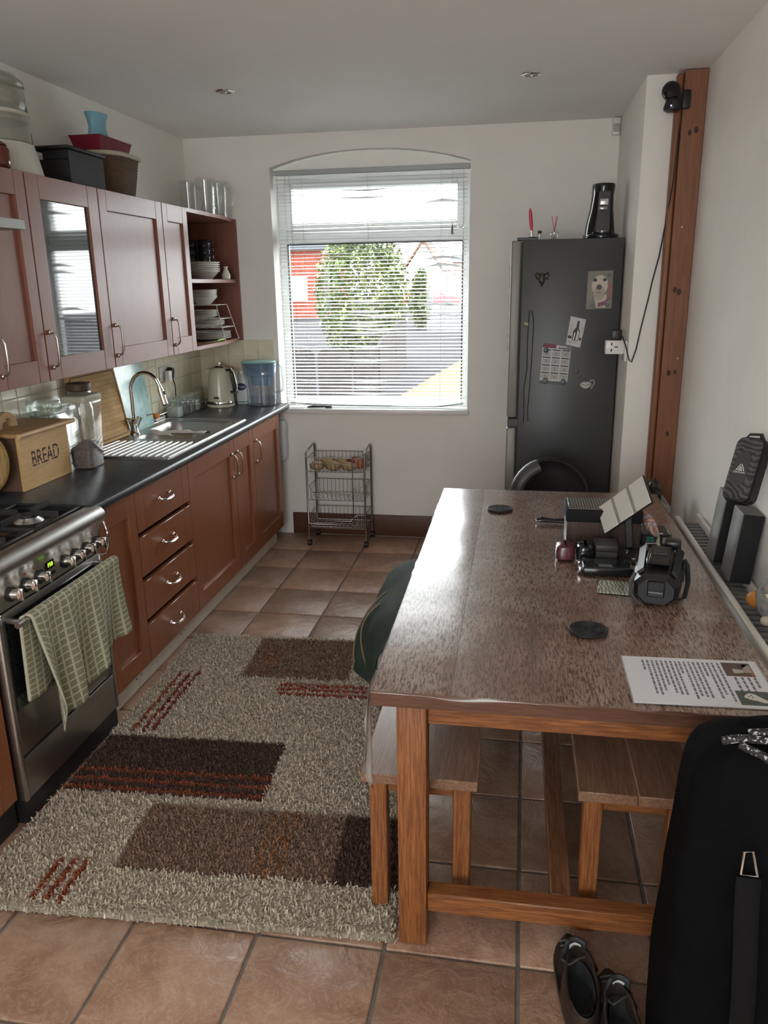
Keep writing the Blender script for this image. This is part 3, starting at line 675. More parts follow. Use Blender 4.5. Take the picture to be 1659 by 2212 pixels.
# burners and pan supports
burn = ((.17, 1.55, .035), (.17, 1.87, .04), (.43, 1.55, .047), (.43, 1.87, .035))
for x, y, r in burn:
    bb = obj('burner', B().lathe([(r*1.45, 0), (r*1.35, .004), (r, .012), (r*.95, .016)], 26, (x, y, .8842)), pm('burner_alloy', (.55, .54, .52), .35, 1), ck)
    obj('burner_cap', B().lathe([(r*.98, 0), (r, .004), (r*.96, .008), (r*.3, .009)], 26, (x, y, .9005)), black_iron, bb)
for y0, y1 in ((1.418, 1.706), (1.712, 2.005)):
    b = B(); zz = .916; h = .008
    for xa in (.045, .555): b.box(xa-.006, y0, zz-.020, xa+.006, y1, zz-.008, .002)
    for ya in (y0+.004, y1-.004): b.box(.045, ya-.005, zz-.020, .555, ya+.005, zz-.008, .002)
    b.box(.294, y0, zz-.020, .306, y1, zz-.008, .002)
    ym = (y0+y1)/2
    for cx in (.17, .43):
        for dx, dy in ((1, 0), (-1, 0), (0, 1), (0, -1)):
            ex = cx+dx*.122; ey = ym+dy*(y1-y0)/2
            sx_ = cx+dx*.032; sy_ = ym+dy*.032
            n_ = Vector((-dy, dx, 0))*.005
            p0, p1 = Vector((sx_, sy_, 0)), Vector((ex, ey, 0))
            q = [p0-n_, p1-n_, p1+n_, p0+n_]
            b.hexa([tuple(v+Vector((0, 0, zz-.012+(0 if k in (1, 2) else .006)))) for k, v in enumerate(q)]+[tuple(v+Vector((0, 0, zz+.010))) for v in q])
    for xa in (.045, .555):
        for ya in (y0+.01, y1-.01): b.cyl((xa, ya, .884), (xa, ya, zz-.019), .006, n=8)
    obj('pan_support', b, black_iron, ck)
# ---- tea towel over the oven handle
def towel_mat():
    m, n, p, _ = nt('check_terry'); t = n.nodes.new('ShaderNodeUVMap')
    sep = n.nodes.new('ShaderNodeSeparateXYZ'); n.links.new(t.outputs[0], sep.inputs[0])
    def lines(o, freq, wd):
        a = n.nodes.new('ShaderNodeMath'); a.operation = 'MULTIPLY'; a.inputs[1].default_value = freq; n.links.new(o, a.inputs[0])
        f = n.nodes.new('ShaderNodeMath'); f.operation = 'FRACT'; n.links.new(a.outputs[0], f.inputs[0])
        g = n.nodes.new('ShaderNodeMath'); g.operation = 'LESS_THAN'; g.inputs[1].default_value = wd; n.links.new(f.outputs[0], g.inputs[0]); return g.outputs[0]
    a = lines(sep.outputs[0], 15, .22); c = lines(sep.outputs[1], 17, .2)
    mx = n.nodes.new('ShaderNodeMath'); mx.operation = 'MAXIMUM'; n.links.new(a, mx.inputs[0]); n.links.new(c, mx.inputs[1])
    v = coords(n); f = noise_tex(n, v, 260, 2)
    base = ramp(n, f, [(.35, (.20, .195, .12)), (.65, (.32, .31, .20))])
    n.links.new(mixc(n, base, (.54, .53, .40), mx.outputs[0]), p.inputs['Base Color']); p.inputs['Roughness'].default_value = .95
    bump(n, p, noise_tex(n, v, 330, 2), .9, .004); return m
tw_m = towel_mat()
def towel_panel(name, parent, f, nu, nv):
    b = B(); uvl = b.bm.loops.layers.uv.new('UVMap')
    g = [[b.v(f(i/nu, j/nv)) for j in range(nv+1)] for i in range(nu+1)]
    for i in range(nu):
        for j in range(nv):
            fc = b.bm.faces.new((g[i][j], g[i+1][j], g[i+1][j+1], g[i][j+1]))
            for lp, (a, c) in zip(fc.loops, ((i, j), (i+1, j), (i+1, j+1), (i, j+1))): lp[uvl].uv = (a/nu, c/nv)
    return solid(obj(name, b, tw_m, parent), .006, 0)
tt = thing('tea_towel', 'green checked terry tea towel hanging over the oven handle', 'towel', (.66, 1.72, .34))
def towel_f(u, v):
    y = 1.465+.55*u; L = .30+.085*(1-u)+.02*math.sin(5*u)
    if u < .12: L *= .55+.45*u/.12+.2
    y += .055*(1-u)*v-.02*v*math.sin(3*u)
    x0, z0 = .655, .697
    if v < .12:
        a = PI*(v/.12)*.5; x = x0+.0155*math.sin(a); z = z0+.0155*math.cos(a)
    else:
        k = (v-.12)/.88; z = z0-k*L; x = x0+.0155+.010*k+(.004+.016*k)*math.sin(17*u+2.2*math.sin(2.5*u)+1.5*k)+.006*k*math.sin(41*u)
    return (x, y, z)
towel_panel('front_fall', tt, towel_f, 60, 34)
def towel_b(u, v):
    y = 1.452+.555*u; L = .25+.03*math.sin(4*u+1)
    if v < .12: a = PI*(v/.12)*.5; x = .655-.0155*math.sin(a); z = .697+.0155*math.cos(a)
    else:
        k = (v-.12)/.88; z = .697-k*L; x = .655-.0155-.004*k+.008*k*math.sin(15*u)-.006*k
    return (x, y, z)
towel_panel('back_fall', tt, towel_b, 40, 22)

# ================================================================== THINGS ON THE WORKTOP (z = .91)
WT = .9102
# bread bin
bb = thing('bread_bin', 'wooden bread bin lettered BREAD with a hoop handle', 'bread bin', (.13, 2.33, WT))
BX0, BX1, BY0, BY1, BZ = .012, .238, 2.152, 2.49, 1.122
b = B(); b.box(BX0, BY0, WT, BX1-.014, BY0+.014, BZ); b.box(BX0, BY1-.014, WT, BX1-.014, BY1, BZ); b.box(BX0, BY0+.014, WT, BX0+.012, BY1-.014, BZ); b.box(BX0+.012, BY0+.014, WT, BX1-.014, BY1-.014, WT+.012)
obj('box', b, beech_side, bb)
fp = obj('front_panel', B().box(BX1-.0138, BY0, WT, BX1, BY1, BZ, .0015), bread_y, bb)
ld = obj('lid', B().box(BX0-.002, BY0-.012, BZ+.001, BX1+.005, BY1+.035, BZ+.016, .002), bread_x, bb)
obj('lid_lip', B().cyl((BX1+.012, BY0-.012, BZ+.008), (BX1+.012, BY1+.035, BZ+.008), .0095, n=14), pale_wood, ld)
hp = [(.10, 2.245, BZ+.016)]
b = B(); ro, ri, xc, yc, zc = .062, .038, .085, 2.285, BZ+.0165
def hoop(xa): return [(yc+ro*math.cos(PI*k/16), zc+ro*1.0*math.sin(PI*k/16)) for k in range(17)]+[(yc+ri*math.cos(PI*k/16), zc+ri*math.sin(PI*k/16)) for k in range(16, -1, -1)]
b.prism(hoop(0), xc, xc+.026, 'x'); obj('hoop_handle', b, pale_wood, ld)
ink = pm('burnt_ink', (.035, .008, .012), .7)
text_part('lettering', 'BREAD', .088, ink, fp, Matrix.Translation(Vector((BX1+.0004, 2.315, 1.022))-bb.location) @ Matrix.Rotation(PI/2, 4, 'Z') @ Matrix.Rotation(PI/2, 4, 'X'), 1.0, .72)
gapm = bread_y   # stencil bridges: thin strips of the panel's own wood across each letter
obj('stencil_bridge', B().box(BX1+.0003, 2.20, 1.036, BX1+.0012, 2.43, 1.0405), gapm, fp)
obj('stencil_bridge', B().box(BX1+.0003, 2.20, 1.003, BX1+.0012, 2.43, 1.006), gapm, fp)
# round wooden board at the left end
tag(obj('bread_board', B().lathe([(.001, 0), (.13, 0), (.135, .008), (.13, .018), (.001, .018)], 40).xf(TR((.105, 2.085, WT+.1305), ry=0, rx=PI/2-.10)), wood('ochre_board', (.30, .19, .06), (.40, .26, .09), 'z', 1, .5, 12), loc=(.12, 2.08, WT)), 'round ochre wooden board propped against the bread bin', 'board')
# plastic cereal container
cc = thing('cereal_container', 'tall clear plastic container part filled with seed', 'container', (.245, 2.60, WT))
def rbox(x0, y0, x1, y1, r, zs):
    return [[(px, py, z) for px, py in rrect(x0+i, y0+i, x1-i, y1-i, r, 4)] for z, i in zs]
cx0, cy0, cx1, cy1 = .205, 2.540, .300, 2.665
b = B(); b.loft(rbox(cx0, cy0, cx1, cy1, .016, ((WT+.0015, .006), (WT+.008, .001), (1.19, -.010), (1.205, -.011))), cap=False); b.bm.faces.new([v for v in b.bm.verts][:20])
solid(obj('shell', b, plastic_clear, cc), .0015)
obj('lid', B().loft(rbox(cx0-.014, cy0-.014, cx1+.014, cy1+.014, .02, ((1.203, .002), (1.206, 0), (1.224, 0), (1.229, .004)))), pm('lid_sage', (.42, .42, .32), .4), cc)
b = B(); b.loft(rbox(cx0+.004, cy0+.004, cx1-.004, cy1-.004, .014, ((WT+.004, .003), (WT+.010, 0), (WT+.085, -.003))), cap=True)
def seedtop(u, v): return (cx0+.003+(cx1-cx0-.006)*u, cy0+.003+(cy1-cy0-.006)*v, WT+.088+.022*v*(1-.3*u)+.006*noise.noise(Vector((u*9, v*9, 0))))
b.grid(seedtop, 14, 14)
sd = obj('seed', b, pm('seed_mix', (.17, .115, .10), .9, var=.6, vscale=180, bmp=1, bscale=200, bdist=.004), cc)
b = B(); rnd = random.Random(5)
for k in range(900):
    u, v = rnd.random(), rnd.random(); p = Vector(seedtop(u, v))
    if rnd.random() < .7:
        f = rnd.randrange(2); h = rnd.random(); zz = WT+.006+h*(.085+(.022*v if f else 0))
        p = Vector((cx1-.0025, cy0+.005+(cy1-cy0-.01)*v, zz)) if f else Vector((cx0+.004+(cx1-cx0-.008)*u, cy0+.0025, zz))
    s_ = rnd.uniform(.002, .004); q = Matrix.Rotation(rnd.uniform(0, 6), 4, 'Z') @ Matrix.Rotation(rnd.uniform(0, 3), 4, 'X')
    b.face([p+q @ Vector(c) for c in ((s_, 0, 0), (0, s_*.6, 0), (-s_, 0, 0), (0, -s_*.6, 0))])
so = obj('seed_grain', b, pm('seed_grain', (.24, .18, .16), .8, var=.6, vscale=300), cc, smooth=False); so['kind'] = 'stuff'
# jar with a dark wooden lid, square glass caddies
def caddy(label, x, y, s_, h, fill, fh, fm, lidm=None, grp='square glass caddies', name='glass_caddy'):
    t = thing(name, label, 'jar', (x, y, WT), grp)
    a = s_/2
    b = B(); b.loft(rbox(x-a, y-a, x+a, y+a, a*.22, ((WT+.001, .003), (WT+.006, 0), (WT+h*.72, 0), (WT+h*.76, a*.14), (WT+h*.80, a*.14))), cap=False); b.bm.faces.new([v for v in b.bm.verts][:20])
    solid(obj('jar', b, jar_glass, t), .002)
    obj('lid', B().loft(rbox(x-a, y-a, x+a, y+a, a*.2, ((WT+h*.80, .002), (WT+h*.82, 0), (WT+h*.97, 0), (WT+h, .003)))), lidm or jar_glass, t)
    if fill: obj('contents', B().loft(rbox(x-a+.004, y-a+.004, x+a-.004, y+a-.004, a*.18, ((WT+.003, .002), (WT+.006, 0), (WT+fh, 0)))), fm, t)
tea = pm('tea_dark', (.05, .035, .03), .8)
caddy('squat glass caddy with flat glass lid behind the bread bin', .085, 2.605, .13, .30, True, .20, tea)
caddy('glass caddy half hidden between bread bin and cereal container', .085, 2.725, .09, .25, True, .17, tea)
t = thing('storage_jar', 'round glass jar with a dark wooden lid in front of the bamboo board', 'jar', (.11, 2.835, WT))
b = B(); b.lathe([(.050, .002), (.056, .006), (.057, .22), (.048, .25), (.046, .275), (.049, .28)], 28, (.11, 2.835, WT), cap1=False); solid(obj('jar', b, jar_glass, t), .002)
obj('collar', B().lathe([(.050, .281), (.053, .285), (.053, .300), (.050, .305)], 28, (.11, 2.835, WT)), pm('collar_steel', (.6, .58, .54), .3, 1), t)
obj('lid', B().lathe([(.050, .306), (.056, .309), (.057, .335), (.054, .340)], 32, (.11, 2.835, WT)), dark_lid, t)
# chopping boards leaning on the splashback
def lean(x0, z): return x0
def bamboo_mat():
    m, n, p, _ = nt('bamboo'); v = coords(n, (1, 1, 1)); 
    sep = n.nodes.new('ShaderNodeSeparateXYZ'); n.links.new(v, sep.inputs[0]); cb = n.nodes.new('ShaderNodeCombineXYZ')
    n.links.new(sep.outputs[1], cb.inputs[0]); n.links.new(sep.outputs[2], cb.inputs[1])
    bt = n.nodes.new('ShaderNodeTexBrick'); n.links.new(cb.outputs[0], bt.inputs[0]); bt.inputs['Scale'].default_value = 1
    bt.inputs['Brick Width'].default_value = .11; bt.inputs['Row Height'].default_value = .022; bt.inputs['Mortar Size'].default_value = .0007
    bt.inputs['Color1'].default_value = (.47, .27, .09, 1); bt.inputs['Color2'].default_value = (.58, .36, .14, 1); bt.inputs['Mortar'].default_value = (.22, .11, .04, 1)
    n.links.new(bt.outputs[0], p.inputs['Base Color']); p.inputs['Roughness'].default_value = .6; p.inputs['Specular IOR Level'].default_value = .15; return m
def leaning_board(name, label, y0, y1, h, x_foot, x_top, th, m, r=.02):
    ang = math.asin((x_foot-x_top)/h); t = thing(name, label, 'board', (x_foot, (y0+y1)/2, WT))
    pl_ = [(py, pz) for py, pz in rrect(y0, 0, y1, h, r, 5)]
    b = B(); b.prism(pl_, 0, th, 'x'); b.xf(Matrix.Translation((x_foot, 0, WT+.002+th*math.sin(ang))) @ Matrix.Rotation(-ang, 4, 'Y'))
    obj('board', b, m, t, ang=30)
    return t, ang
bt_, an = leaning_board('chopping_board', 'large bamboo chopping board leaning on the wall tiles', 2.875, 3.325, .365, .075, .012, .016, bamboo_mat(), .018)
grv = [(py, pz) for py, pz in rrect(2.893, .018, 3.307, .347, .02, 4)]
b = B(); b.tube([(.0162, py, pz) for py, pz in grv], .0022, 6, closed=True); b.xf(Matrix.Translation((.075, 0, WT+.002+.016*math.sin(an))) @ Matrix.Rotation(-an, 4, 'Y'))
obj('juice_groove', b, pm('groove_brown', (.13, .06, .025), .7), bt_)
def marble_teal():
    m, n, p, _ = nt('teal_glass'); v = coords(n); f = noise_tex(n, v, 9, 6, .7, 1.5)
    n.links.new(ramp(n, f, [(.3, (.22, .42, .40)), (.55, (.38, .58, .54)), (.75, (.60, .74, .66))]), p.inputs['Base Color']); p.inputs['Roughness'].default_value = .12; return m
leaning_board('worktop_saver', 'pale teal glass worktop saver leaning beside the bamboo board', 3.345, 3.665, .365, .06, .012, .005, marble_teal(), .02)
# soap dish, scrubber
sd_ = thing('soap_dish', 'white rectangular dish behind the sink', 'dish', (.028, 3.79, WT))
b = B(); b.loft(rbox(.010, 3.725, .046, 3.865, .01, ((WT, .004), (WT+.020, 0), (WT+.022, .003), (WT+.012, .006)))); obj('dish', b, white_gloss, sd_)
tag(obj('sponge', B().sph((.028, 3.77, WT+.032), (.016, .036, .017), 16, 10), pm('sponge_orange', (.62, .20, .02), .8, bmp=.6, bscale=250), loc=(.028, 3.77, WT+.02)), 'orange oval sponge on the white dish', 'sponge')
tag(obj('scrub_brush', B().tube([(.035, 3.80, WT+.034), (.05, 3.87, WT+.04)], [.004, .003], 8).lathe([(.001, 0), (.014, 0), (.016, .012), (.008, .018)], 14, (.033, 3.835, WT+.018)), steel, loc=(.03, 3.83, WT+.02)), 'small metal scrubber resting on the soap dish', 'brush')
# spice jars
fill = [pm('sugar_white', (.72, .70, .66), .9), pm('spice_dark', (.05, .03, .025), .9), pm('coffee_brown', (.30, .19, .12), .9), pm('salt_white', (.66, .65, .62), .9)]
for k, (y, lab) in enumerate(((3.945, 'square lidded glass jar of white powder nearest the sink'), (4.035, 'square lidded glass jar of dark leaves in the jar row'), (4.125, 'square lidded glass jar of brown granules in the jar row'), (4.215, 'square lidded glass jar of white grains nearest the kettle'))):
    caddy(lab, .068, y, .084, .125, True, .062+.006*(k % 2), fill[k], None, 'square lidded glass jars', 'lidded_jar')
tag(solid(obj('glass_bowl', B().lathe([(.025, .002), (.03, .004), (.045, .028), (.055, .062)], 28, (.075, 4.315, WT), cap1=False), thin_glass, loc=(.075, 4.315, WT)), .002), 'small clear glass bowl beside the kettle', 'bowl')
# socket on the splashback
so_ = thing('wall_socket', 'steel double socket with two plugs above the worktop', 'socket', (.012, 3.97, 1.165))
obj('plate', B().box(.0087, 3.895, 1.130, .014, 4.035, 1.212, .002), steel, so_)
pg = obj('white_plug', B().box(.0142, 3.955, 1.120, .048, 3.998, 1.185, .006, 2), white_gloss, so_)
obj('white_cable', B().tube([(.04, 3.976, 1.12), (.05, 3.98, 1.07), (.03, 4.00, 1.04)], .0025, 6), white_gloss, pg)
pg = obj('black_plug', B().cyl((.0142, 4.02, 1.175), (.044, 4.02, 1.175), .028, .024, 20).box(.03, 4.01, 1.135, .046, 4.03, 1.175, .004), black_plastic, so_)
obj('black_cable', B().tube([(.038, 4.02, 1.136), (.045, 4.03, 1.09), (.03, 4.06, 1.03), (.02, 4.28, .93), (.06, 4.36, .915)], .0035, 6), black_plastic, pg)
# kettle
kx, ky = .192, 4.395
kt = thing('kettle', 'cream ribbed electric kettle with chrome trim', 'kettle', (kx, ky, WT))
cream = pm('kettle_cream', (.60, .57, .43), .25)
obj('base', B().lathe([(.088, 0), (.092, .004), (.090, .016), (.084, .020)], 36, (kx, ky, WT)), cream, kt)
obj('trim_ring', B().lathe([(.0865, .0202), (.0875, .024), (.087, .036), (.086, .038)], 36, (kx, ky, WT)), chrome, kt)
b = B(); n = 96; prev = None
for z, r in ((.0382, .0855), (.06, .085), (.13, .078), (.20, .068), (.232, .062), (.246, .052), (.250, .044)):
    ring = []
    for k in range(n):
        a = 2*PI*k/n; rr = r*(1+.012*(k % 4 == 0)*(-1) if z < .24 else 1); ring.append(b.v((kx+rr*math.cos(a), ky+rr*math.sin(a), WT+z)))
    if prev: b.bridge(prev, ring)
    prev = ring
b.bm.faces.new(prev); obj('body', b, cream, kt, ang=60)
obj('lid', B().lathe([(.044, .2503), (.045, .254), (.030, .263), (.008, .266), (.008, .272)], 28, (kx, ky, WT)), chrome, kt)
obj('lid_knob', B().lathe([(.006, .2722), (.013, .277), (.012, .284), (.004, .287)], 18, (kx, ky, WT)), chrome, kt)
obj('spout', B().hexa([(kx-.066, ky-.02, WT+.195), (kx-.05, ky-.022, WT+.16), (kx-.05, ky+.022, WT+.16), (kx-.066, ky+.02, WT+.195), (kx-.105, ky-.012, WT+.243), (kx-.045, ky-.024, WT+.243), (kx-.045, ky+.024, WT+.243), (kx-.105, ky+.012, WT+.243)]), cream, kt)
obj('handle', B().tube([(kx+.045, ky-.01, WT+.235), (kx+.085, ky-.02, WT+.242), (kx+.108, ky-.025, WT+.215), (kx+.122, ky-.028, WT+.15), (kx+.118, ky-.027, WT+.115), (kx+.100, ky-.022, WT+.095), (kx+.076, ky-.015, WT+.095)], [.011, .011, .011, .010, .010, .010, .009], 12), black_plastic, kt)
obj('handle_trim', B().tube([(kx+.060, ky-.022, WT+.250), (kx+.090, ky-.031, WT+.252), (kx+.116, ky-.036, WT+.220), (kx+.131, ky-.039, WT+.15), (kx+.126, ky-.038, WT+.108), (kx+.104, ky-.033, WT+.086), (kx+.08, ky-.026, WT+.086)], .0055, 8), chrome, kt)
obj('water_gauge', B().box(kx-.016, ky-.089, WT+.058, kx+.020, ky-.082, WT+.072, .006, 2), pm('gauge_brown', (.10, .07, .05), .2), kt)
# bottles behind the kettle
sb = thing('spray_bottle', 'spray bottle with a red trigger behind the kettle', 'bottle', (.225, 4.51, WT))
obj('bottle', B().lathe([(.030, 0), (.033, .006), (.033, .16), (.022, .19), (.014, .205), (.014, .215)], 22, (.215, 4.505, WT)), clear('spray_clear', (.85, .87, .86), 1.2, .05, .25, (.5, .55, .5)), sb)
obj('trigger_head', B().box(.190, 4.490, WT+.216, .245, 4.520, WT+.245, .006, 2).box(.180, 4.497, WT+.232, .195, 4.513, WT+.246, .003).box(.200, 4.497, WT+.180, .208, 4.513, WT+.218, .002), pm('trigger_red', (.45, .03, .04), .35), sb)
cb_ = thing('cleaner_bottle', 'white cleaner bottle with a dark blue label between kettle and jug', 'bottle', (.305, 4.49, WT))
obj('bottle', B().loft(rbox(.272, 4.468, .342, 4.516, .016, ((WT, .004), (WT+.006, 0), (WT+.150, 0), (WT+.185, .012), (WT+.20, .020)))), pm('bottle_white', (.66, .68, .68), .3), cb_)
obj('foot_band', B().loft(rbox(.2712, 4.4672, .3428, 4.5168, .016, ((WT+.001, .003), (WT+.02, 0)))), pm('band_green', (.03, .14, .10), .4), cb_)
lb = obj('label', B().lathe([(.033, 0), (.033, .0006)], 28).xf(TR((.310, 4.4679, WT+.118), rx=PI/2) @ Matrix.Diagonal((1.0, .72, 1, 1))), pm('label_navy', (.015, .025, .12), .4), cb_)
text_part('lettering', 'tor', .034, pm('print_white', (.75, .75, .75), .5), lb, Matrix.Translation(Vector((.318, 4.4668, WT+.118))-cb_.location) @ Matrix.Rotation(PI/2, 4, 'X'))
obj('cap', B().cyl((.307, 4.492, WT+.20), (.307, 4.492, WT+.222), .014, n=18), pm('bottle_white', (.66, .68, .68), .3), cb_)
# water filter jug
jg = thing('filter_jug', 'clear water filter jug with a pale blue lid and funnel', 'jug', (.46, 4.435, WT))
jx, jy = .460, 4.435
def oval(cx, cy, rx, ry, z, n=36, sp=0): return [(cx+rx*math.cos(2*PI*k/n)-(sp if abs(k-n/2) < 2.5 else 0), cy+ry*math.sin(2*PI*k/n), z) for k in range(n)]
b = B(); b.loft([oval(jx, jy, .075, .048, WT+.003), oval(jx, jy, .092, .055, WT+.010), oval(jx, jy, .096, .057, WT+.04), oval(jx-.003, jy, .104, .062, WT+.20), oval(jx-.006, jy, .112, .066, WT+.278, sp=.01)], cap=False); b.bm.faces.new([v for v in b.bm.verts][:36])
jugm = clear('jug_plastic', (.90, .92, .95), 1.3, .04, .10, (.45, .48, .52)); solid(obj('vessel', b, jugm, jg), .002)
blue = clear('funnel_blue', (.50, .68, .82), 1.0, .1, .45, (.26, .46, .62))
obj('funnel', B().loft([oval(jx, jy, .060, .040, WT+.135), oval(jx, jy, .066, .044, WT+.19), oval(jx, jy, .092, .053, WT+.198), oval(jx-.004, jy, .102, .060, WT+.276)]), blue, jg)
obj('lid', B().loft([oval(jx-.006, jy, .110, .064, WT+.2785, sp=.01), oval(jx-.006, jy, .113, .067, WT+.284, sp=.01), oval(jx-.006, jy, .106, .06, WT+.292)]), pm('lid_aqua', (.36, .62, .58), .35), jg)
obj('water', B().loft([oval(jx, jy, .088, .050, WT+.012), oval(jx, jy, .094, .054, WT+.065)]), clear('water', (.82, .85, .88), .8, .02), jg)
obj('handle', B().tube([(jx+.098, jy, WT+.262), (jx+.125, jy, WT+.268), (jx+.148, jy, WT+.245), (jx+.152, jy, WT+.14), (jx+.146, jy, WT+.105), (jx+.120, jy, WT+.088), (jx+.093, jy, WT+.092)], [.008]*7, 10), clear('jug_handle', (.82, .88, .90), 1.8, .05, .15, (.6, .68, .70)), jg)

# ================================================================== OPEN CORNER SHELF
def stack(name, fmt, cat, grp, c, prof, n, dz, m, sides=32):
    proto = None
    for k in range(n):
        lab = fmt(k)
        if proto is None:
            proto = obj(name, B().lathe(prof, sides, (0, 0, 0), cap1=False), m, loc=(0, 0, 0)); solid(proto, .003); o = proto
        else: o = proto.copy(); COL.objects.link(o)
        o.location = (c[0]+random.uniform(-.002, .002), c[1]+random.uniform(-.002, .002), c[2]+k*dz); tag(o, lab, cat, grp)
def nth(what, where): 
    W = ['lowest', 'second lowest', 'third from the bottom', 'fourth from the bottom', 'fifth from the bottom', 'sixth from the bottom']
    return lambda k: f'{what}, {W[k]} of the stack {where}'
sx, sy = .205, 4.27
stack('shallow_bowl', nth('wide white shallow bowl', 'on the middle shelf'), 'bowl', 'wide bowls on the middle shelf', (.205, 4.20, 1.7125), [(.055, 0), (.06, .002), (.105, .045), (.112, .048)], 5, .0125, ceramic)
MZ = 1.7125+.048+4*.0125+.006
def mug(x, y, z, label):
    t = thing('stacking_mug', label, 'mug', (x, y, z), 'black mugs on the middle shelf')
    solid(obj('cup', B().lathe([(.032, 0), (.036, .003), (.038, .044)], 24, (x, y, z), cap1=False), mug_black, t), .003)
    obj('handle', B().tube([(x+.037, y-.004, z+.036), (x+.058, y-.008, z+.032), (x+.058, y-.008, z+.016), (x+.036, y-.004, z+.010)], .004, 8), mug_black, t)
for r in range(3):
    for c, (xx, yy, w_) in enumerate(((.135, 4.22, 'left'), (.215, 4.24, 'right'))):
        mug(xx, yy, MZ+.0405*r, f'glossy black mug, {("bottom", "middle", "top")[r]} of the {w_} pile above the white bowls')
tag(obj('bud_vase', B().lathe([(.022, 0), (.026, .004), (.027, .025), (.015, .055), (.011, .066), (.016, .078), (.013, .078), (.008, .066)], 24, (.293, 4.375, 1.7105)), pm('cream_glaze', (.66, .63, .54), .25), loc=(.293, 4.375, 1.7105)), 'small cream bud vase on the middle shelf', 'vase')
# plate rack with three wire tiers
rk = thing('plate_rack', 'tiered white wire plate rack on the bottom shelf', 'rack', (.19, 4.25, 1.3465))
rx, ry = .185, 4.26
tiers = ((1.405+.022, .145, .11), (1.478, .128, .10), (1.560, .108, .09)); wirem = pm('wire_white', (.66, .65, .62), .35)
for z, a, c in tiers:
    b = B(); b.tube([(px, py, z) for px, py in rrect(rx-a, ry-c*1.0, rx+a, ry+c, .02, 4)], .0022, 6, closed=True)
    for k in range(5): b.tube([(rx-a+2*a*(k+.5)/5, ry-c, z), (rx-a+2*a*(k+.5)/5, ry+c, z)], .0015, 5)
    obj('tier', b, wirem, rk)
for s1 in (-1, 1):
    for s2 in (-1, 1): obj('leg', B().tube([(rx+s1*.165, ry+s2*.12, 1.3465), (rx+s1*.108, ry+s2*.09, 1.562)], .0024, 6), wirem, rk)
plate = lambda R: [(R*.55, 0), (R*.6, .001), (R*.72, .006), (R, .016), (R*1.005, .017)]
stack('dinner_plate', nth('large white dinner plate', 'under the wire rack'), 'plate', 'large plates on the bottom shelf', (.195, 4.25, 1.348), plate(.14), 5, .009, ceramic, 36)
stack('side_plate', nth('white side plate', 'on the lowest rack tier'), 'plate', 'side plates on the rack', (.185, 4.25, tiers[0][0]+.003), plate(.115), 4, .007, ceramic)
stack('tea_plate', nth('small white plate', 'on the middle rack tier'), 'plate', 'small plates on the rack', (.175, 4.25, tiers[1][0]+.003), plate(.085), 6, .0065, ceramic)
stack('cereal_bowl', nth('white cereal bowl', 'on top of the wire rack'), 'bowl', 'cereal bowls on the rack', (.18, 4.25, tiers[2][0]+.003), [(.04, 0), (.043, .002), (.083, .042), (.088, .046)], 5, .0105, ceramic)
kn_ = thing('green_knife', 'small green handled knife on the bottom shelf edge', 'knife', (.30, 4.0, 1.3465))
obj('handle', B().tube([(.312, 4.10, 1.353), (.318, 4.15, 1.356), (.322, 4.20, 1.357)], [.005, .006, .005], 8), pm('knife_green', (.18, .45, .05), .35), kn_)
obj('blade', B().prism([(.304, 4.095), (.285, 3.97), (.300, 3.985), (.318, 4.095)], 1.350, 1.3515, 'z'), pm('knife_green_blade', (.26, .50, .10), .3), kn_)
# beer steins on top
def stein(x, y, label):
    t = thing('glass_stein', label, 'mug', (x, y, ZT+.0005), 'glass steins on the corner shelf')
    b = B(); b.lathe([(.046, 0), (.05, .004), (.05, .03), (.052, .06), (.056, .195), (.0575, .207)], 20, (x, y, ZT+.0005), cap1=False); solid(obj('glass', b, mug_glass, t), .006)
    obj('base', B().lathe([(.047, .005), (.048, .02)], 20, (x, y, ZT+.0005)), mug_glass, t)
    obj('handle', B().tube([(x+.056, y-.005, ZT+.17), (x+.085, y-.008, ZT+.165), (x+.095, y-.01, ZT+.13), (x+.092, y-.01, ZT+.07), (x+.075, y-.008, ZT+.045), (x+.052, y-.004, ZT+.045)], [.009]*6, 10), mug_glass, t)
stein(.105, 4.33, 'heavy clear glass stein nearest the left wall on the corner shelf')
stein(.247, 4.25, 'heavy clear glass stein in front on the corner shelf')
stein(.262, 4.42, 'heavy clear glass stein at the back on the corner shelf')

# ================================================================== ON TOP OF THE WALL CABINETS
TZ = ZT+.0005
st = thing('food_steamer', 'white electric food steamer with two clear baskets on the cabinets', 'steamer', (.175, 2.41, TZ))
sxx, syy = .175, 2.40
st_w = pm('steamer_white', (.56, .55, .50), .4); st_c = clear('steamer_clear', (.85, .85, .82), 1.4, .06, .25, (.48, .47, .43))
b = B(); n = 72; prev = None
for z, r in ((0, .155), (.01, .154), (.095, .134), (.115, .128), (.120, .120)):
    ring = []
    for k in range(n):
        a = 2*PI*k/n; rr = r*(1-.012*(k % 3 == 0)*(z < .1)); ring.append(b.v((sxx+rr*.86*math.cos(a), syy+rr*math.sin(a), TZ+z)))
    if prev: b.bridge(prev, ring)
    else: b.bm.faces.new(ring[::-1])
    prev = ring
b.bm.faces.new(prev); obj('base', b, st_w, st)
solid(obj('lower_basket', B().lathe([(.124, .1205), (.122, .19), (.122, .212)], 36, (sxx, syy, TZ), .86, 1, cap1=False), st_c, st), .002)
obj('tray', B().lathe([(.118, .192), (.121, .213), (.126, .217), (.125, .224), (.119, .226)], 36, (sxx, syy, TZ), .86, 1), pm('tray_cream', (.52, .49, .40), .35), st)
solid(obj('upper_basket', B().lathe([(.118, .2265), (.115, .31)], 36, (sxx, syy, TZ), .86, 1, cap0=False, cap1=False), st_c, st), .002)
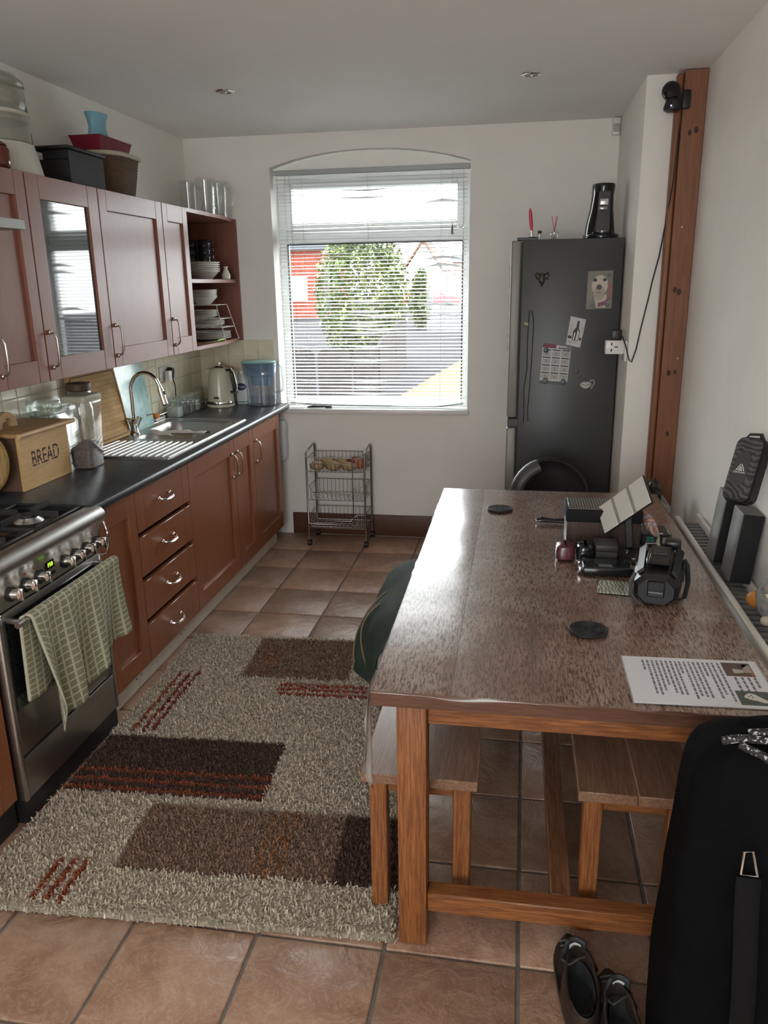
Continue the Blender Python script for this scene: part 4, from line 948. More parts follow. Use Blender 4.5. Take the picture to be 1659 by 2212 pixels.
solid(obj('lid', B().lathe([(.117, .3105), (.115, .330), (.09, .352), (.03, .362), (.002, .363)], 36, (sxx, syy, TZ), .86, 1, cap0=False, cap1=False), st_c, st), .002)
obj('lid_knob', B().lathe([(.022, .3635), (.028, .372), (.027, .378), (.002, .380)], 20, (sxx, syy, TZ)), st_w, st)
rp = thing('brown_pot', 'glossy red-brown pot at the left edge of the cabinet tops', 'pot', (.285, 2.20, TZ))
gz = pm('brown_glaze', (.10, .022, .012), .08)
obj('pot', B().lathe([(.030, 0), (.038, .006), (.042, .02), (.042, .065), (.036, .075), (.030, .078)], 26, (.285, 2.20, TZ)), gz, rp)
obj('lid', B().lathe([(.036, .0785), (.034, .084), (.02, .092), (.006, .096), (.008, .104), (.002, .107)], 24, (.285, 2.20, TZ)), gz, rp)
obj('lug', B().box(.278, 2.236, TZ+.064, .292, 2.270, TZ+.076, .004, 2), gz, rp)
bx = thing('black_caddy', 'black box with a flat overhanging lid and grey side', 'box', (.17, 2.88, TZ))
blkm = pm('matt_black', (.010, .010, .011), .6); gry = pm('slate_grey', (.055, .057, .062), .7, var=.1, spec=.2)
obj('body', B().box(.065, 2.70, TZ, .268, 2.97, TZ+.105, .003), blkm, bx)
obj('upper_body', B().box(.155, 2.70, TZ+.1055, .268, 2.97, TZ+.142, .003), blkm, bx)
obj('side_panel', B().box(.2685, 2.702, TZ+.002, .274, 2.985, TZ+.140, .002), gry, bx)
obj('lid', B().box(.105, 2.68, TZ+.1425, .285, 2.99, TZ+.155, .004, 2), blkm, bx)
bk = thing('wicker_basket', 'brown wicker basket with a pale rim on the cabinets', 'basket', (.165, 3.17, TZ))
def wicker():
    m, n, p, _ = nt('wicker'); v = coords(n); wv = n.nodes.new('ShaderNodeTexWave'); wv.bands_direction = 'Z'; wv.inputs['Scale'].default_value = 45; wv.inputs['Distortion'].default_value = 2
    n.links.new(v, wv.inputs[0]); n.links.new(ramp(n, wv.outputs[1], [(.2, (.05, .028, .015)), (.8, (.19, .115, .065))]), p.inputs['Base Color']); p.inputs['Roughness'].default_value = .75
    bump(n, p, wv.outputs[1], .8, .004); return m
wkm = wicker(); b = B(); n = 64; prev = None
for j in range(24):
    z = .172*j/23; ring = []
    for k in range(n):
        a = 2*PI*k/n; s_ = 1+.25*z/.17; wob = .003*(1 if (k//2+j) % 2 else -1)
        ring.append(b.v((.165+(.105*s_+wob)*math.copysign(abs(math.cos(a))**.7, math.cos(a)), 3.205+(.130*s_+wob)*math.copysign(abs(math.sin(a))**.7, math.sin(a)), TZ+z)))
    if prev: b.bridge(prev, ring)
    else: b.bm.faces.new(ring[::-1])
    prev = ring
obj('basket', b, wkm, bk, ang=80)
b = B(); b.tube([(.165+.136*math.copysign(abs(math.cos(2*PI*k/48))**.7, math.cos(2*PI*k/48)), 3.205+.166*math.copysign(abs(math.sin(2*PI*k/48))**.7, math.sin(2*PI*k/48)), TZ+.181) for k in range(48)], .010, 8, closed=True)
obj('rim', b, pm('rim_linen', (.42, .39, .30), .6), bk)
obj('lid', B().box(.05, 3.06, TZ+.176, .28, 3.35, TZ+.183), pm('rim_linen', (.42, .39, .30), .6), bk)
rt = thing('red_trough', 'deep red metal trough standing on the wicker basket', 'box', (.16, 3.19, TZ+.192))
b = B(); z0 = TZ+.192
b.hexa([(.10, 3.07, z0), (.22, 3.07, z0), (.22, 3.335, z0), (.10, 3.335, z0), (.085, 3.05, z0+.062), (.235, 3.05, z0+.062), (.235, 3.355, z0+.062), (.085, 3.355, z0+.062)])
redm = pm('deep_red', (.18, .012, .028), .55, spec=.25); obj('trough', b, redm, rt)
obj('rim', B().tube([(.085, 3.05, z0+.062), (.235, 3.05, z0+.062), (.235, 3.355, z0+.062), (.085, 3.355, z0+.062)], .003, 6, closed=True), redm, rt)
vz = z0+.066
b = B(); prof = [(.066, 0), (.067, .004), (.058, .03), (.054, .052), (.058, .078), (.070, .104), (.072, .108), (.067, .106), (.052, .06)]
b.lathe(prof, 28, (.155, 3.19, vz), .62, 1.05)
tag(obj('blue_vase', b, pm('sky_glaze', (.20, .42, .52), .3), loc=(.155, 3.19, vz)), 'pale blue waisted vase standing on the red trough', 'vase')
# white bottle hanging in the gap at the end of the base units
wbx = thing('bag_holder', 'white plastic bag holder fixed to the wall past the base cabinets', 'holder', (.545, 4.52, .52))
hm = pm('holder_white', (.66, .70, .72), .4)
obj('body', B().loft(rbox(.480, 4.478, .592, 4.556, .02, ((.525, .012), (.535, .004), (.56, 0), (.76, 0), (.79, .004), (.80, .012)))), hm, wbx)
obj('ridge', B().box(.5925, 4.49, .74, .596, 4.545, .748, .001), hm, wbx); obj('ridge', B().box(.5925, 4.49, .72, .596, 4.545, .728, .001), hm, wbx)
# black tool on the sill
bs = thing('sill_gadget', 'slim black gadget lying on the window sill', 'tool', (.80, 4.56, .876))
obj('body', B().tube([(.735, 4.55, .885), (.77, 4.555, .889), (.82, 4.56, .888), (.86, 4.562, .889)], [.005, .009, .007, .006], 10, flat=1), black_plastic, bs)
obj('grip', B().box(.855, 4.553, .878, .90, 4.571, .895, .004, 2), black_plastic, bs)

# ================================================================== VEGETABLE TROLLEY
tr = thing('vegetable_trolley', 'chrome wire vegetable trolley on castors under the window', 'trolley', (.975, 4.38, 0))
wire = pm('wire_steel', (.30, .285, .27), .3, 1)
TX0, TX1, TY0, TY1 = .785, 1.168, 4.275, 4.505
for x in (TX0, TX1):
    obj('side_frame', B().tube([(x, TY0, .045), (x, TY0, .60), (x, TY0+.004, .625), (x, TY0+.022, .638), (x, TY1-.03, .655), (x, TY1-.006, .645), (x, TY1, .62), (x, TY1, .045)], .0065, 10), wire, tr)
for x in (TX0, TX1):
    for y in (TY0, TY1):
        c = obj('castor', B().cyl((x-.012, y+.01, .0215), (x-.002, y+.01, .0215), .021, n=18).cyl((x+.002, y+.01, .0215), (x+.012, y+.01, .0215), .021, n=18).box(x-.002, y-.008, .015, x+.002, y+.016, .046, .001), black_plastic, tr)
def wbasket(z, h, front_low=True):
    b = B(); x0, x1, y0, y1 = TX0+.008, TX1-.008, TY0+.01, TY1-.008; g = .0016
    fl = .62
    xa, xb = x0+.06, x1-.10     # dipped middle of the front
    b.tube([(x0, y0, z), (x0, y1, z), (x1, y1, z), (x1, y0, z)], g*1.5, 6, closed=True)
    b.tube([(x0, y1, z+h), (x1, y1, z+h)], g*1.5, 6); b.tube([(x0, y0, z+h), (x0, y1, z+h)], g*1.5, 6); b.tube([(x1, y0, z+h), (x1, y1, z+h)], g*1.5, 6)
    b.tube([(x0, y0, z+h), (x0+.03, y0-.025, z+h*fl), (x1-.09, y0-.025, z+h*fl), (x1-.05, y0, z+h), (x1, y0, z+h)], g*1.5, 6)
    n = 13
    for k in range(n):
        x = x0+.02+(x1-x0-.04)*k/(n-1)
        fz = h*fl if x < x1-.08 else h
        b.tube([(x, y1, z+h), (x, y1-.004, z), (x, y0, z), (x, y0-.012, z+.02), (x, y0-.025 if fz < h else y0, z+fz)], g, 5)
    for k in range(5):
        y = y0+.03+(y1-y0-.04)*k/4; b.tube([(x0, y, z+h), (x0, y, z), (x1, y, z), (x1, y, z+h)], g, 5)
    return obj('wire_basket', b, wire, tr)
for z in (.505, .315, .125): wbasket(z, .095)
obj('front_loop', B().tube([(TX0+.004, TY0-.012, .605), (1.085, TY0-.012, .603), (1.092, TY0-.012, .596), (1.092, TY0-.012, .165), (1.085, TY0-.012, .158), (TX0+.012, TY0-.012, .160), (TX0+.004, TY0-.012, .168)], .0035, 8, closed=True), wire, tr)
pot = pm('potato_skin', (.40, .29, .16), .75, var=.2, vscale=25, bmp=.3, bscale=50)
swp = pm('carrot_orange', (.36, .12, .05), .7, var=.2, vscale=25)
for k, (x, y, r, lab) in enumerate(((.845, 4.325, .042, 'round potato at the left end of the top basket'), (.955, 4.315, .046, 'large long potato at the front of the top basket'), (1.055, 4.32, .040, 'pale potato at the front right of the top basket'), (.89, 4.42, .044, 'potato behind the front row on the left'), (.985, 4.42, .040, 'potato at the back of the top basket beside the carrots'))):
    z = .5075+r*.72
    tag(obj('potato', B().sph((0, 0, 0), (r*1.15, r*.85, r*.74), 18, 12, .18, k), pot, local=True), lab, 'potato', 'potatoes in the trolley').location = (x, y, z)
for k, (x, y, lab) in enumerate(((1.07, 4.43, 'red-brown sweet potato at the back of the top basket'), (1.115, 4.375, 'orange sweet potato at the right of the top basket'))):
    b = B(); b.sph((0, 0, 0), (.055, .033, .034), 18, 12, .15, k+9)
    o = tag(obj('sweet_potato', b, swp if k else pm('yam_red', (.24, .06, .04), .7, var=.2, vscale=25), local=True), lab, 'sweet potato', 'sweet potatoes in the trolley'); o.location = (x, y, .545); o.rotation_euler.z = .3+k*.9
b = B(); b.sph((0, 0, 0), (.026, .05, .04), 16, 10, .5, 3)
o = tag(obj('plastic_bag', b, clear('crinkled_film', (.8, .8, .78), 2.0, .1, .3, (.5, .48, .46)), local=True), 'crumpled clear plastic bag at the right of the top basket', 'bag'); o.location = (1.135, 4.455, .553)

# ================================================================== FRIDGE FREEZER
FX0, FXD, FX1, FY0, FY1, FZ = 2.062, 2.119, 2.640, 3.90, 4.50, 1.880
fg = thing('fridge_freezer', 'tall dark grey fridge freezer standing side-on in the alcove', 'fridge', (2.35, 4.2, 0))
fgm = pm('fridge_graphite', (.052, .055, .058), .38, var=.08, vscale=2, bmp=.03, bscale=300)
dore = pm('fridge_door_edge', (.24, .235, .205), .45, .2)
obj('body', B().box(FXD+.004, FY0, .03, FX1, FY1, FZ, .004, 2), fgm, fg)
obj('foot_plinth', B().box(FXD+.02, FY0+.02, .001, FX1-.01, FY1-.02, .0295), black_plastic, fg)
ud = obj('fridge_door', B().box(FX0, FY0+.001, .935, FXD-.004, FY1, FZ-.004, .010, 3), dore, fg)
ld_ = obj('freezer_door', B().box(FX0, FY0+.001, .045, FXD-.004, FY1, .880, .010, 3), dore, fg)
obj('door_seal', B().box(FXD-.0035, FY0+.006, .05, FXD+.0035, FY1-.006, FZ-.008), black_rubber, fg)
obj('hinge', B().box(FX0+.004, FY0-.002, .884, FXD+.01, FY0+.05, .931, .002), black_plastic, fg)
obj('top_hinge', B().box(FX0+.03, FY0+.01, FZ-.003, FXD+.08, FY0+.06, FZ+.012, .003), black_plastic, fg)
tag(obj('door_leaflet', B().box(FX0-.006, FY0+.03, 1.30, FX0-.0005, FY0+.24, 1.745), pm('leaflet', (.55, .48, .48), .5, var=.4, vscale=30), loc=(FX0, 4.0, 1.3)), 'stack of printed sheets held to the fridge door front', 'paper')
# --- things stuck to the side panel; SZ builds a thin plate on the panel
yS = FY0-.0004
def plate_xz(poly, d0, d1):
    b = B(); b.prism(poly, yS-d1, yS-d0, 'y'); return b
def quad_map(c00, c10, c11, c01):
    return lambda u, v: tuple((1-u)*(1-v)*a+u*(1-v)*b_+u*v*c+(1-u)*v*d for a, b_, c, d in zip(c00, c10, c11, c01))
def disc(cx, cz, rx, rz, n=20, a0=0, a1=2*PI): return [(cx+rx*math.cos(a0+(a1-a0)*k/n), cz+rz*math.sin(a0+(a1-a0)*k/n)) for k in range(n)]
paper = pm('print_paper', (.58, .57, .56), .6); inkd = pm('print_dark', (.05, .05, .055), .6); inkg = pm('print_grey', (.25, .25, .25), .6)
# dog photograph
ph = thing('dog_photo', 'photo print of a cream dog with a pink collar on the fridge', 'photo', (2.53, yS, 1.52))
Q = quad_map((2.463, 1.522), (2.596, 1.525), (2.593, 1.718), (2.466, 1.715))
obj('print', plate_xz([Q(0, 0), Q(1, 0), Q(1, 1), Q(0, 1)], 0, .0008), pm('photo_back', (.17, .155, .12), .35), ph)
fur = pm('photo_cream', (.50, .44, .35), .4); furd = pm('photo_tan', (.22, .18, .14), .4); rus = pm('photo_rust', (.26, .10, .06), .4)
def lay(name, poly, d, m, par): return obj(name, plate_xz(poly, d, d+.0004), m, par)
E2 = lambda u, v, a, c, n=22: [Q(u+a*math.cos(2*PI*k/n), v+c*math.sin(2*PI*k/n)) for k in range(n)]
lay('picture_ear', [Q(.83, .72), Q(.96, .70), Q(.95, .25), Q(.86, .2), Q(.80, .45)], .0009, rus, ph)
lay('picture_ear', [Q(.02, .72), Q(.2, .8), Q(.24, .3), Q(.1, .12), Q(.03, .3)], .0009, furd, ph)
lay('picture_neck', [Q(.30, .30), Q(.78, .38), Q(.86, .03), Q(.40, .03)], .0010, fur, ph)
lay('picture_head', E2(.5, .62, .32, .27), .0014, fur, ph); lay('picture_muzzle', E2(.48, .42, .23, .19), .0018, pm('photo_buff', (.36, .31, .25), .4), ph)
lay('picture_eye', E2(.30, .765, .075, .045), .0022, inkd, ph); lay('picture_eye', E2(.68, .765, .075, .045), .0022, inkd, ph)
lay('picture_nose', E2(.47, .575, .11, .07), .0022, pm('photo_nose', (.04, .03, .03), .4), ph); lay('picture_mouth', E2(.47, .43, .12, .02), .0022, furd, ph)
lay('picture_collar', [Q(.45, .16), Q(.72, .20), Q(.86, .33), Q(.90, .27), Q(.74, .10), Q(.45, .04)], .0022, pm('photo_pink', (.20, .04, .12), .4), ph)
for u, v in ((.86, .88), (.25, .09), (.82, .09)): lay('picture_badge', E2(u, v, .085, .06), .0026, pm('photo_badge', (.10, .11, .10), .4), ph)
# car-shaped calendar
cl = thing('magnet_calendar', 'year calendar shaped like a vehicle on the fridge', 'calendar', (2.315, yS, 1.14))
Q = quad_map((2.237, 1.146), (2.386, 1.136), (2.397, 1.311), (2.246, 1.322))
obj('sheet', plate_xz([Q(0, 0), Q(1, 0), Q(1, 1.07), Q(.48, 1.10), Q(.48, 1.0), Q(0, 1)], 0, .0008), paper, cl)
lay('banner', [Q(.02, 1.005), Q(.46, 1.005), Q(.46, 1.13), Q(.02, 1.13)], .0002, pm('banner_red', (.17, .02, .035), .5), cl)
lay('foot_band', [Q(0, -.10), Q(.95, -.10), Q(.97, -.002), Q(0, -.002)], .0002, pm('band_slate', (.10, .12, .12), .5), cl)
lay('banner_print', [Q(.55, 1.00), Q(.85, .995), Q(.85, 1.03), Q(.55, 1.035)], .0010, inkd, cl)
for c in range(3):
    for r in range(4):
        u0, v0 = .03+.33*c, .06+.235*r
        lay('month', [Q(u0, v0+.17), Q(u0+.28, v0+.165), Q(u0+.28, v0+.20), Q(u0, v0+.205)], .0010, inkd, cl)
        lay('dates', [Q(u0, v0), Q(u0+.28, v0), Q(u0+.28, v0+.14), Q(u0, v0+.145)], .0010, pm('print_pale', (.40, .40, .39), .6), cl)
        lay('dates_bar', [Q(u0+.125, v0+.02), Q(u0+.16, v0+.02), Q(u0+.16, v0+.12), Q(u0+.125, v0+.12)], .0014, inkg, cl)
for u in (.2, .85):
    cx, cz = Q(u, -.02); obj('wheel_magnet', B().lathe([(.016, 0), (.016, .003), (.013, .005), (.001, .005)], 22).xf(TR((cx, yS-.0012, cz), rx=PI/2)), pm('magnet_slate', (.09, .11, .12), .35), cl)
    lay('wheel_rim', [Q(u+.105*math.cos(PI*k/10)*1.0, -.02+.105*math.sin(PI*k/10)) for k in range(11)]+[Q(u+.085*math.cos(PI*k/10), -.02+.085*math.sin(PI*k/10)) for k in range(10, -1, -1)], .0010, inkd, cl)
for u, v, m_, lab in ((.13, .93, pm('magnet_ring', (.06, .07, .08), .3), 'dark ring magnet at the top left of the calendar'), (.9, 1.0, pm('magnet_sage', (.20, .20, .17), .4), 'round grey magnet at the top right of the calendar')):
    cx, cz = Q(u, v)
    tag(obj('round_magnet', B().lathe([(.014, 0), (.014, .003), (.010, .005), (.001, .005)], 20).xf(TR((cx, yS-.0022, cz), rx=PI/2)), m_, loc=(cx, yS, cz)), lab, 'magnet', 'round magnets on the fridge')
tag(obj('round_magnet', B().lathe([(.010, 0), (.010, .003), (.001, .004)], 18).xf(TR((2.435, yS, 1.195), rx=PI/2)), pm('magnet_black', (.02, .022, .022), .4), loc=(2.435, yS, 1.195)), 'small black magnet between calendar and lips magnet', 'magnet', 'round magnets on the fridge')
# bottle opener leaflet
bf = thing('bottle_leaflet', 'tilted white leaflet with a picture of a glass bottle', 'leaflet', (2.415, yS, 1.33))
Q = quad_map((2.368, 1.338), (2.444, 1.321), (2.468, 1.469), (2.387, 1.487))
obj('sheet', plate_xz([Q(0, 0), Q(1, 0), Q(1, 1), Q(0, 1)], .0015, .0024), paper, bf)
lay('bottle_print', [Q(.35, .20), Q(.75, .20), Q(.78, .52), Q(.66, .66), Q(.63, .90), Q(.50, .90), Q(.48, .66), Q(.32, .52)], .0025, inkd, bf)
lay('bottle_shine', [Q(.58, .22), Q(.71, .22), Q(.74, .50), Q(.61, .60)], .0030, pm('print_light', (.62, .62, .6), .4), bf); lay('bottle_shine', [Q(.40, .22), Q(.48, .22), Q(.50, .45), Q(.42, .50)], .0030, pm('print_light', (.62, .62, .6), .4), bf)
for v in (.10, .14): lay('print_line', [Q(.1, v), Q(.72, v), Q(.72, v+.015), Q(.1, v+.015)], .0025, inkg, bf)
for v in (.40, .46, .52, .58, .64, .70): lay('print_line', [Q(.06, v), Q(.28, v), Q(.28, v+.015), Q(.06, v+.015)], .0025, inkg, bf)
for v in (.56, .62, .68): lay('print_line', [Q(.80, v), Q(.95, v), Q(.95, v+.015), Q(.80, v+.015)], .0025, inkg, bf)
lay('print_block', [Q(.04, .24), Q(.30, .24), Q(.30, .34), Q(.04, .34)], .0025, inkd, bf); lay('print_block', [Q(.80, .24), Q(.96, .24), Q(.96, .34), Q(.80, .34)], .0025, inkd, bf)
# lips magnet with a question-mark tail
lp = thing('lips_magnet', 'white lips magnet with a curled hook on the fridge', 'magnet', (2.485, yS, 1.11))
lips = [(2.452, 1.122), (2.466, 1.136), (2.476, 1.139), (2.483, 1.134), (2.490, 1.139), (2.500, 1.137), (2.517, 1.126), (2.503, 1.108), (2.486, 1.101), (2.468, 1.106)]
obj('lips', plate_xz(lips, 0, .004), pm('magnet_cream', (.45, .44, .41), .4), lp)
obj('mouth_line', B().tube([(2.456, yS-.0045, 1.122), (2.47, yS-.0045, 1.124), (2.484, yS-.0045, 1.120), (2.50, yS-.0045, 1.123), (2.512, yS-.0045, 1.125)], .0012, 5), inkd, lp)
obj('hook', B().tube([(2.505, yS-.003, 1.137), (2.512, yS-.003, 1.147), (2.524, yS-.003, 1.147), (2.531, yS-.003, 1.135), (2.526, yS-.003, 1.122), (2.518, yS-.003, 1.112), (2.516, yS-.003, 1.100)], .0028, 8), pm('magnet_cream', (.45, .44, .41), .4), lp)
# ornamental animal-head magnet
gm = thing('mask_magnet', 'ornate dark animal mask magnet on the fridge', 'magnet', (2.228, yS, 1.66))
bronze = pm('aged_bronze', (.055, .045, .035), .35, .6, var=.4, vscale=60)
obj('face', B().sph((2.228, yS-.006, 1.680), (.016, .006, .028), 16, 12, .3, 2), bronze, gm)
for s_ in (-1, 1):
    obj('horn', B().tube([(2.228+s_*.010, yS-.006, 1.700), (2.228+s_*.028, yS-.006, 1.712), (2.228+s_*.036, yS-.006, 1.698), (2.228+s_*.028, yS-.006, 1.690)], [.005, .0045, .0035, .002], 8), bronze, gm)
    obj('ear', B().sph((2.228+s_*.022, yS-.005, 1.683), (.012, .004, .005), 10, 6), bronze, gm)
obj('beard', B().tube([(2.228, yS-.006, 1.658), (2.226, yS-.006, 1.640)], [.007, .001], 8), bronze, gm)
# cord pinned up as a loop
cd_ = thing('charging_cable', 'thin black cable hung in a long loop on the fridge', 'cable', (2.20, yS, 1.0))
obj('cord', B().tube([(2.119+.035, yS-.003, .905), (2.157, yS-.003, .95), (2.152, yS-.003, 1.10), (2.165, yS-.003, 1.20), (2.163, yS-.003, 1.40), (2.168, yS-.003, 1.52)], .0022, 6).tube([(2.182, yS-.003, 1.52), (2.193, yS-.003, 1.46), (2.190, yS-.003, 1.30), (2.183, yS-.003, 1.10), (2.176, yS-.003, .98), (2.180, yS-.003, .915)], .0022, 6), black_rubber, cd_)
obj('plug_tip', B().cyl((2.154, yS-.003, .905), (2.153, yS-.003, .892), .003, n=8).cyl((2.180, yS-.003, .915), (2.182, yS-.003, .900), .003, n=8), chrome, cd_)
obj('yellow_tag', plate_xz([(2.143, 1.445), (2.164, 1.440), (2.164, 1.452), (2.143, 1.457)], .004, .005), pm('tag_yellow', (.42, .40, .08), .5), cd_)
# --- on top of the fridge
FT = FZ+.0005
cm = thing('coffee_machine', 'glossy black coffee pod machine on the fridge', 'coffee machine', (2.532, 4.07, FT))
gb = pm('coffee_black', (.010, .012, .014), .12)
obj('base', B().loft([oval(2.532, 4.05, .092, .12, FT), oval(2.532, 4.05, .094, .122, FT+.006), oval(2.532, 4.05, .092, .12, FT+.020), oval(2.532, 4.05, .086, .114, FT+.024)]), gb, cm)
b = B(); b.loft([oval(2.530, 4.10, .080, .070, FT+.0245), oval(2.530, 4.10, .074, .068, FT+.08), oval(2.532, 4.09, .062, .070, FT+.15), oval(2.534, 4.08, .057, .075, FT+.22), oval(2.536, 4.075, .060, .080, FT+.262), oval(2.536, 4.075, .058, .078, FT+.276), oval(2.536, 4.075, .03, .05, FT+.281)]); obj('tower', b, gb, cm)
obj('front_plate', B().hexa([(2.500, 4.008, FT+.03), (2.572, 4.008, FT+.03), (2.570, 4.03, FT+.03), (2.502, 4.03, FT+.03), (2.508, 3.998, FT+.235), (2.566, 3.998, FT+.235), (2.566, 4.02, FT+.235), (2.508, 4.02, FT+.235)]), gb, cm)
obj('chrome_head', B().box(2.514, 3.975, FT+.165, 2.556, 3.997, FT+.198, .004, 2), chrome, cm)
obj('spout', B().box(2.512, 3.972, FT+.140, 2.554, 3.999, FT+.163, .006, 2), pm('spout_grey', (.30, .30, .28), .25, .8), cm)
obj('drip_tray', B().loft([oval(2.534, 3.985, .055, .05, FT+.0245), oval(2.534, 3.985, .055, .05, FT+.034)]), gb, cm); obj('drip_grid', B().loft([oval(2.534, 3.985, .030, .03, FT+.0345), oval(2.534, 3.985, .030, .03, FT+.037)]), chrome, cm)
sp = thing('spatula', 'spatula with a pink-red blade standing on the fridge top', 'spatula', (2.165, 3.97, FT))
obj('holder', B().lathe([(.028, 0), (.028, .012), (.02, .016)], 18, (2.172, 3.97, FT)), black_plastic, sp)
obj('shaft', B().tube([(2.170, 3.97, FT+.012), (2.166, 3.97, FT+.05)], .004, 8), chrome, sp)
b = B(); b.loft([[(2.166+(a*.9)*math.cos(2*PI*k/12)-.012*t, 3.97+.004*math.sin(2*PI*k/12), FT+.048+.112*t) for k in range(12)] for t, a in ((0, .006), (.2, .010), (.55, .011), (.85, .009), (1, .003))])
obj('blade', b, pm('spatula_red', (.55, .03, .06), .4), sp)
vb = thing('small_bottle', 'small clear bottle with a black cap beside the spatula', 'bottle', (2.208, 3.955, FT))
obj('glass', B().lathe([(.013, .0), (.014, .003), (.014, .026), (.008, .032)], 16, (2.208, 3.955, FT)), jar_glass, vb); obj('cap', B().lathe([(.010, .0325), (.011, .034), (.010, .046)], 16, (2.208, 3.955, FT)), black_plastic, vb)
rd = thing('reed_diffuser', 'little glass reed diffuser with red sticks on the fridge', 'diffuser', (2.285, 3.965, FT))
solid(obj('bottle', B().lathe([(.018, .001), (.020, .004), (.020, .036), (.008, .046), (.008, .054)], 18, (2.285, 3.965, FT), cap1=False), jar_glass, rd), .001)
for dx, dy in ((-.016, .006), (.014, .004), (.006, -.006)): obj('reed', B().cyl((2.285-dx*.4, 3.965-dy*.4, FT+.004), (2.285+dx*1.0, 3.965+dy, FT+.118), .0018, n=6), pm('reed_red', (.50, .10, .08), .6), rd)

# ================================================================== PIER: socket adaptor, camera, sensor
sa_ = thing('socket_adaptor', 'white mains adaptor plugged in beside the fridge', 'socket', (2.61, 3.64, 1.30))
obj('wall_plate', B().box(2.640, 3.60, 1.275, 2.6515, 3.70, 1.375, .003, 2), white_gloss, sa_)
ad = obj('adaptor', B().box(2.548, 3.615, 1.310, 2.6395, 3.665, 1.378, .005, 2), white_gloss, sa_)
for x, z, w_, h_ in ((2.577, 1.360, .0035, .008), (2.577, 1.330, .0035, .008), (2.600, 1.346, .009, .0035)): obj('pin_slot', B().box(x-w_, 3.6136, z-h_/1.2, x+w_, 3.6148, z+h_/1.2), inkd, ad)
pb = obj('power_brick', B().box(2.575, 3.618, 1.3785, 2.625, 3.660, 1.430, .005, 2), black_plastic, sa_)
ccab = tag(obj('camera_cable', B().tube([(2.80, 3.48, 2.36), (2.793, 3.478, 2.30), (2.787, 3.477, 2.10), (2.778, 3.54, 1.92), (2.765, 3.562, 1.78), (2.742, 3.566, 1.66), (2.730, 3.566, 1.58), (2.705, 3.566, 1.44), (2.690, 3.566, 1.34), (2.672, 3.566, 1.275), (2.660, 3.564, 1.285), (2.640, 3.590, 1.36), (2.625, 3.612, 1.40)], .0032, 6), black_rubber, loc=(2.72, 3.56, 1.3)), 'thin black cable running from the camera down to the adaptor', 'cable')
sc = thing('security_camera', 'black swivel security camera fixed to the timber post', 'camera', (2.76, 3.47, 2.38))
obj('bracket', B().box(2.792, 3.470, 2.395, 2.832, 3.4985, 2.470, .004, 2), black_plastic, sc)
obj('base', B().loft([oval(2.752, 3.45, .022, .022, 2.378), oval(2.752, 3.45, .036, .036, 2.386), oval(2.754, 3.45, .038, .038, 2.40), oval(2.758, 3.45, .036, .036, 2.418)]).hexa([(2.752, 3.43, 2.384), (2.80, 3.46, 2.395), (2.80, 3.49, 2.395), (2.752, 3.475, 2.384), (2.76, 3.43, 2.425), (2.80, 3.46, 2.462), (2.80, 3.49, 2.462), (2.76, 3.475, 2.43)]), black_plastic, sc)
hdc = obj('head', B().sph((2.742, 3.445, 2.462), (.040, .040, .040), 24, 16), black_gloss, sc)
obj('lens', B().cyl((2.733, 3.407, 2.445), (2.730, 3.398, 2.441), .014, .013, 20), pm('lens_glass', (.02, .02, .025), .05), hdc)
obj('neck', B().cyl((2.750, 3.448, 2.405), (2.745, 3.446, 2.44), .028, .022, 18), black_plastic, sc)
obj('status_led', B().sph((2.742, 3.4125, 2.398), .003, 8, 6), pm('led_blue', (.1, .1, .6), .4, emit=((.25, .2, 1), 3)), sc)
ps = thing('motion_sensor', 'white corner motion sensor below the ceiling', 'sensor', (2.632, 4.53, 2.47))
obj('housing', B().box(2.605, 4.510, 2.465, 2.650, 4.5565, 2.555, .006, 2), white_gloss, ps); obj('lens', B().box(2.609, 4.504, 2.480, 2.645, 4.5098, 2.522, .004, 2), pm('sensor_lens', (.42, .42, .41), .5), ps)

# ================================================================== ROUND-BACKED CHAIR AT THE FAR END
ch = thing('round_back_chair', 'black chair with a rounded padded back behind the table', 'chair', (2.295, 3.42, 0))
b = B(); C = Vector((2.297, 3.52, .60))
b.loft([[(C.x+r*math.cos(2*PI*k/40), C.y+dy+.05*(math.cos(2*PI*k/40))**2*-1, C.z+r*math.sin(2*PI*k/40)) for k in range(40)] for r, dy in ((.150, -.020), (.185, -.034), (.195, -.022), (.197, 0), (.19, .02), (.15, .03))])
obj('backrest', b, black_leather, ch)
obj('rim_pad', B().tube([(C.x+.172*math.cos(a), C.y-.052-.045*math.cos(a)**2+.012, C.z+.172*math.sin(a)) for a in [math.radians(110+10*k) for k in range(11)]], .038, 14, flat=.6), pm('rim_sheen', (.045, .047, .048), .45, spec=.9), ch)  # pad arc coloured paler to paint in the window's reflection
obj('seat', B().loft([oval(2.297, 3.36, .20, .20, .42), oval(2.297, 3.36, .215, .215, .44), oval(2.297, 3.36, .21, .21, .47), oval(2.297, 3.36, .18, .18, .478)]), black_leather, ch)
obj('pedestal', B().cyl((2.297, 3.36, .03), (2.297, 3.36, .42), .025, n=16), chrome, ch); obj('foot', B().lathe([(.19, .001), (.19, .012), (.05, .028)], 32, (2.297, 3.36, 0)), chrome, ch)
obj('back_strut', B().box(2.27, 3.50, .40, 2.32, 3.53, .60, .005).box(2.27, 3.42, .40, 2.32, 3.53, .419, .004), black_plastic, ch)

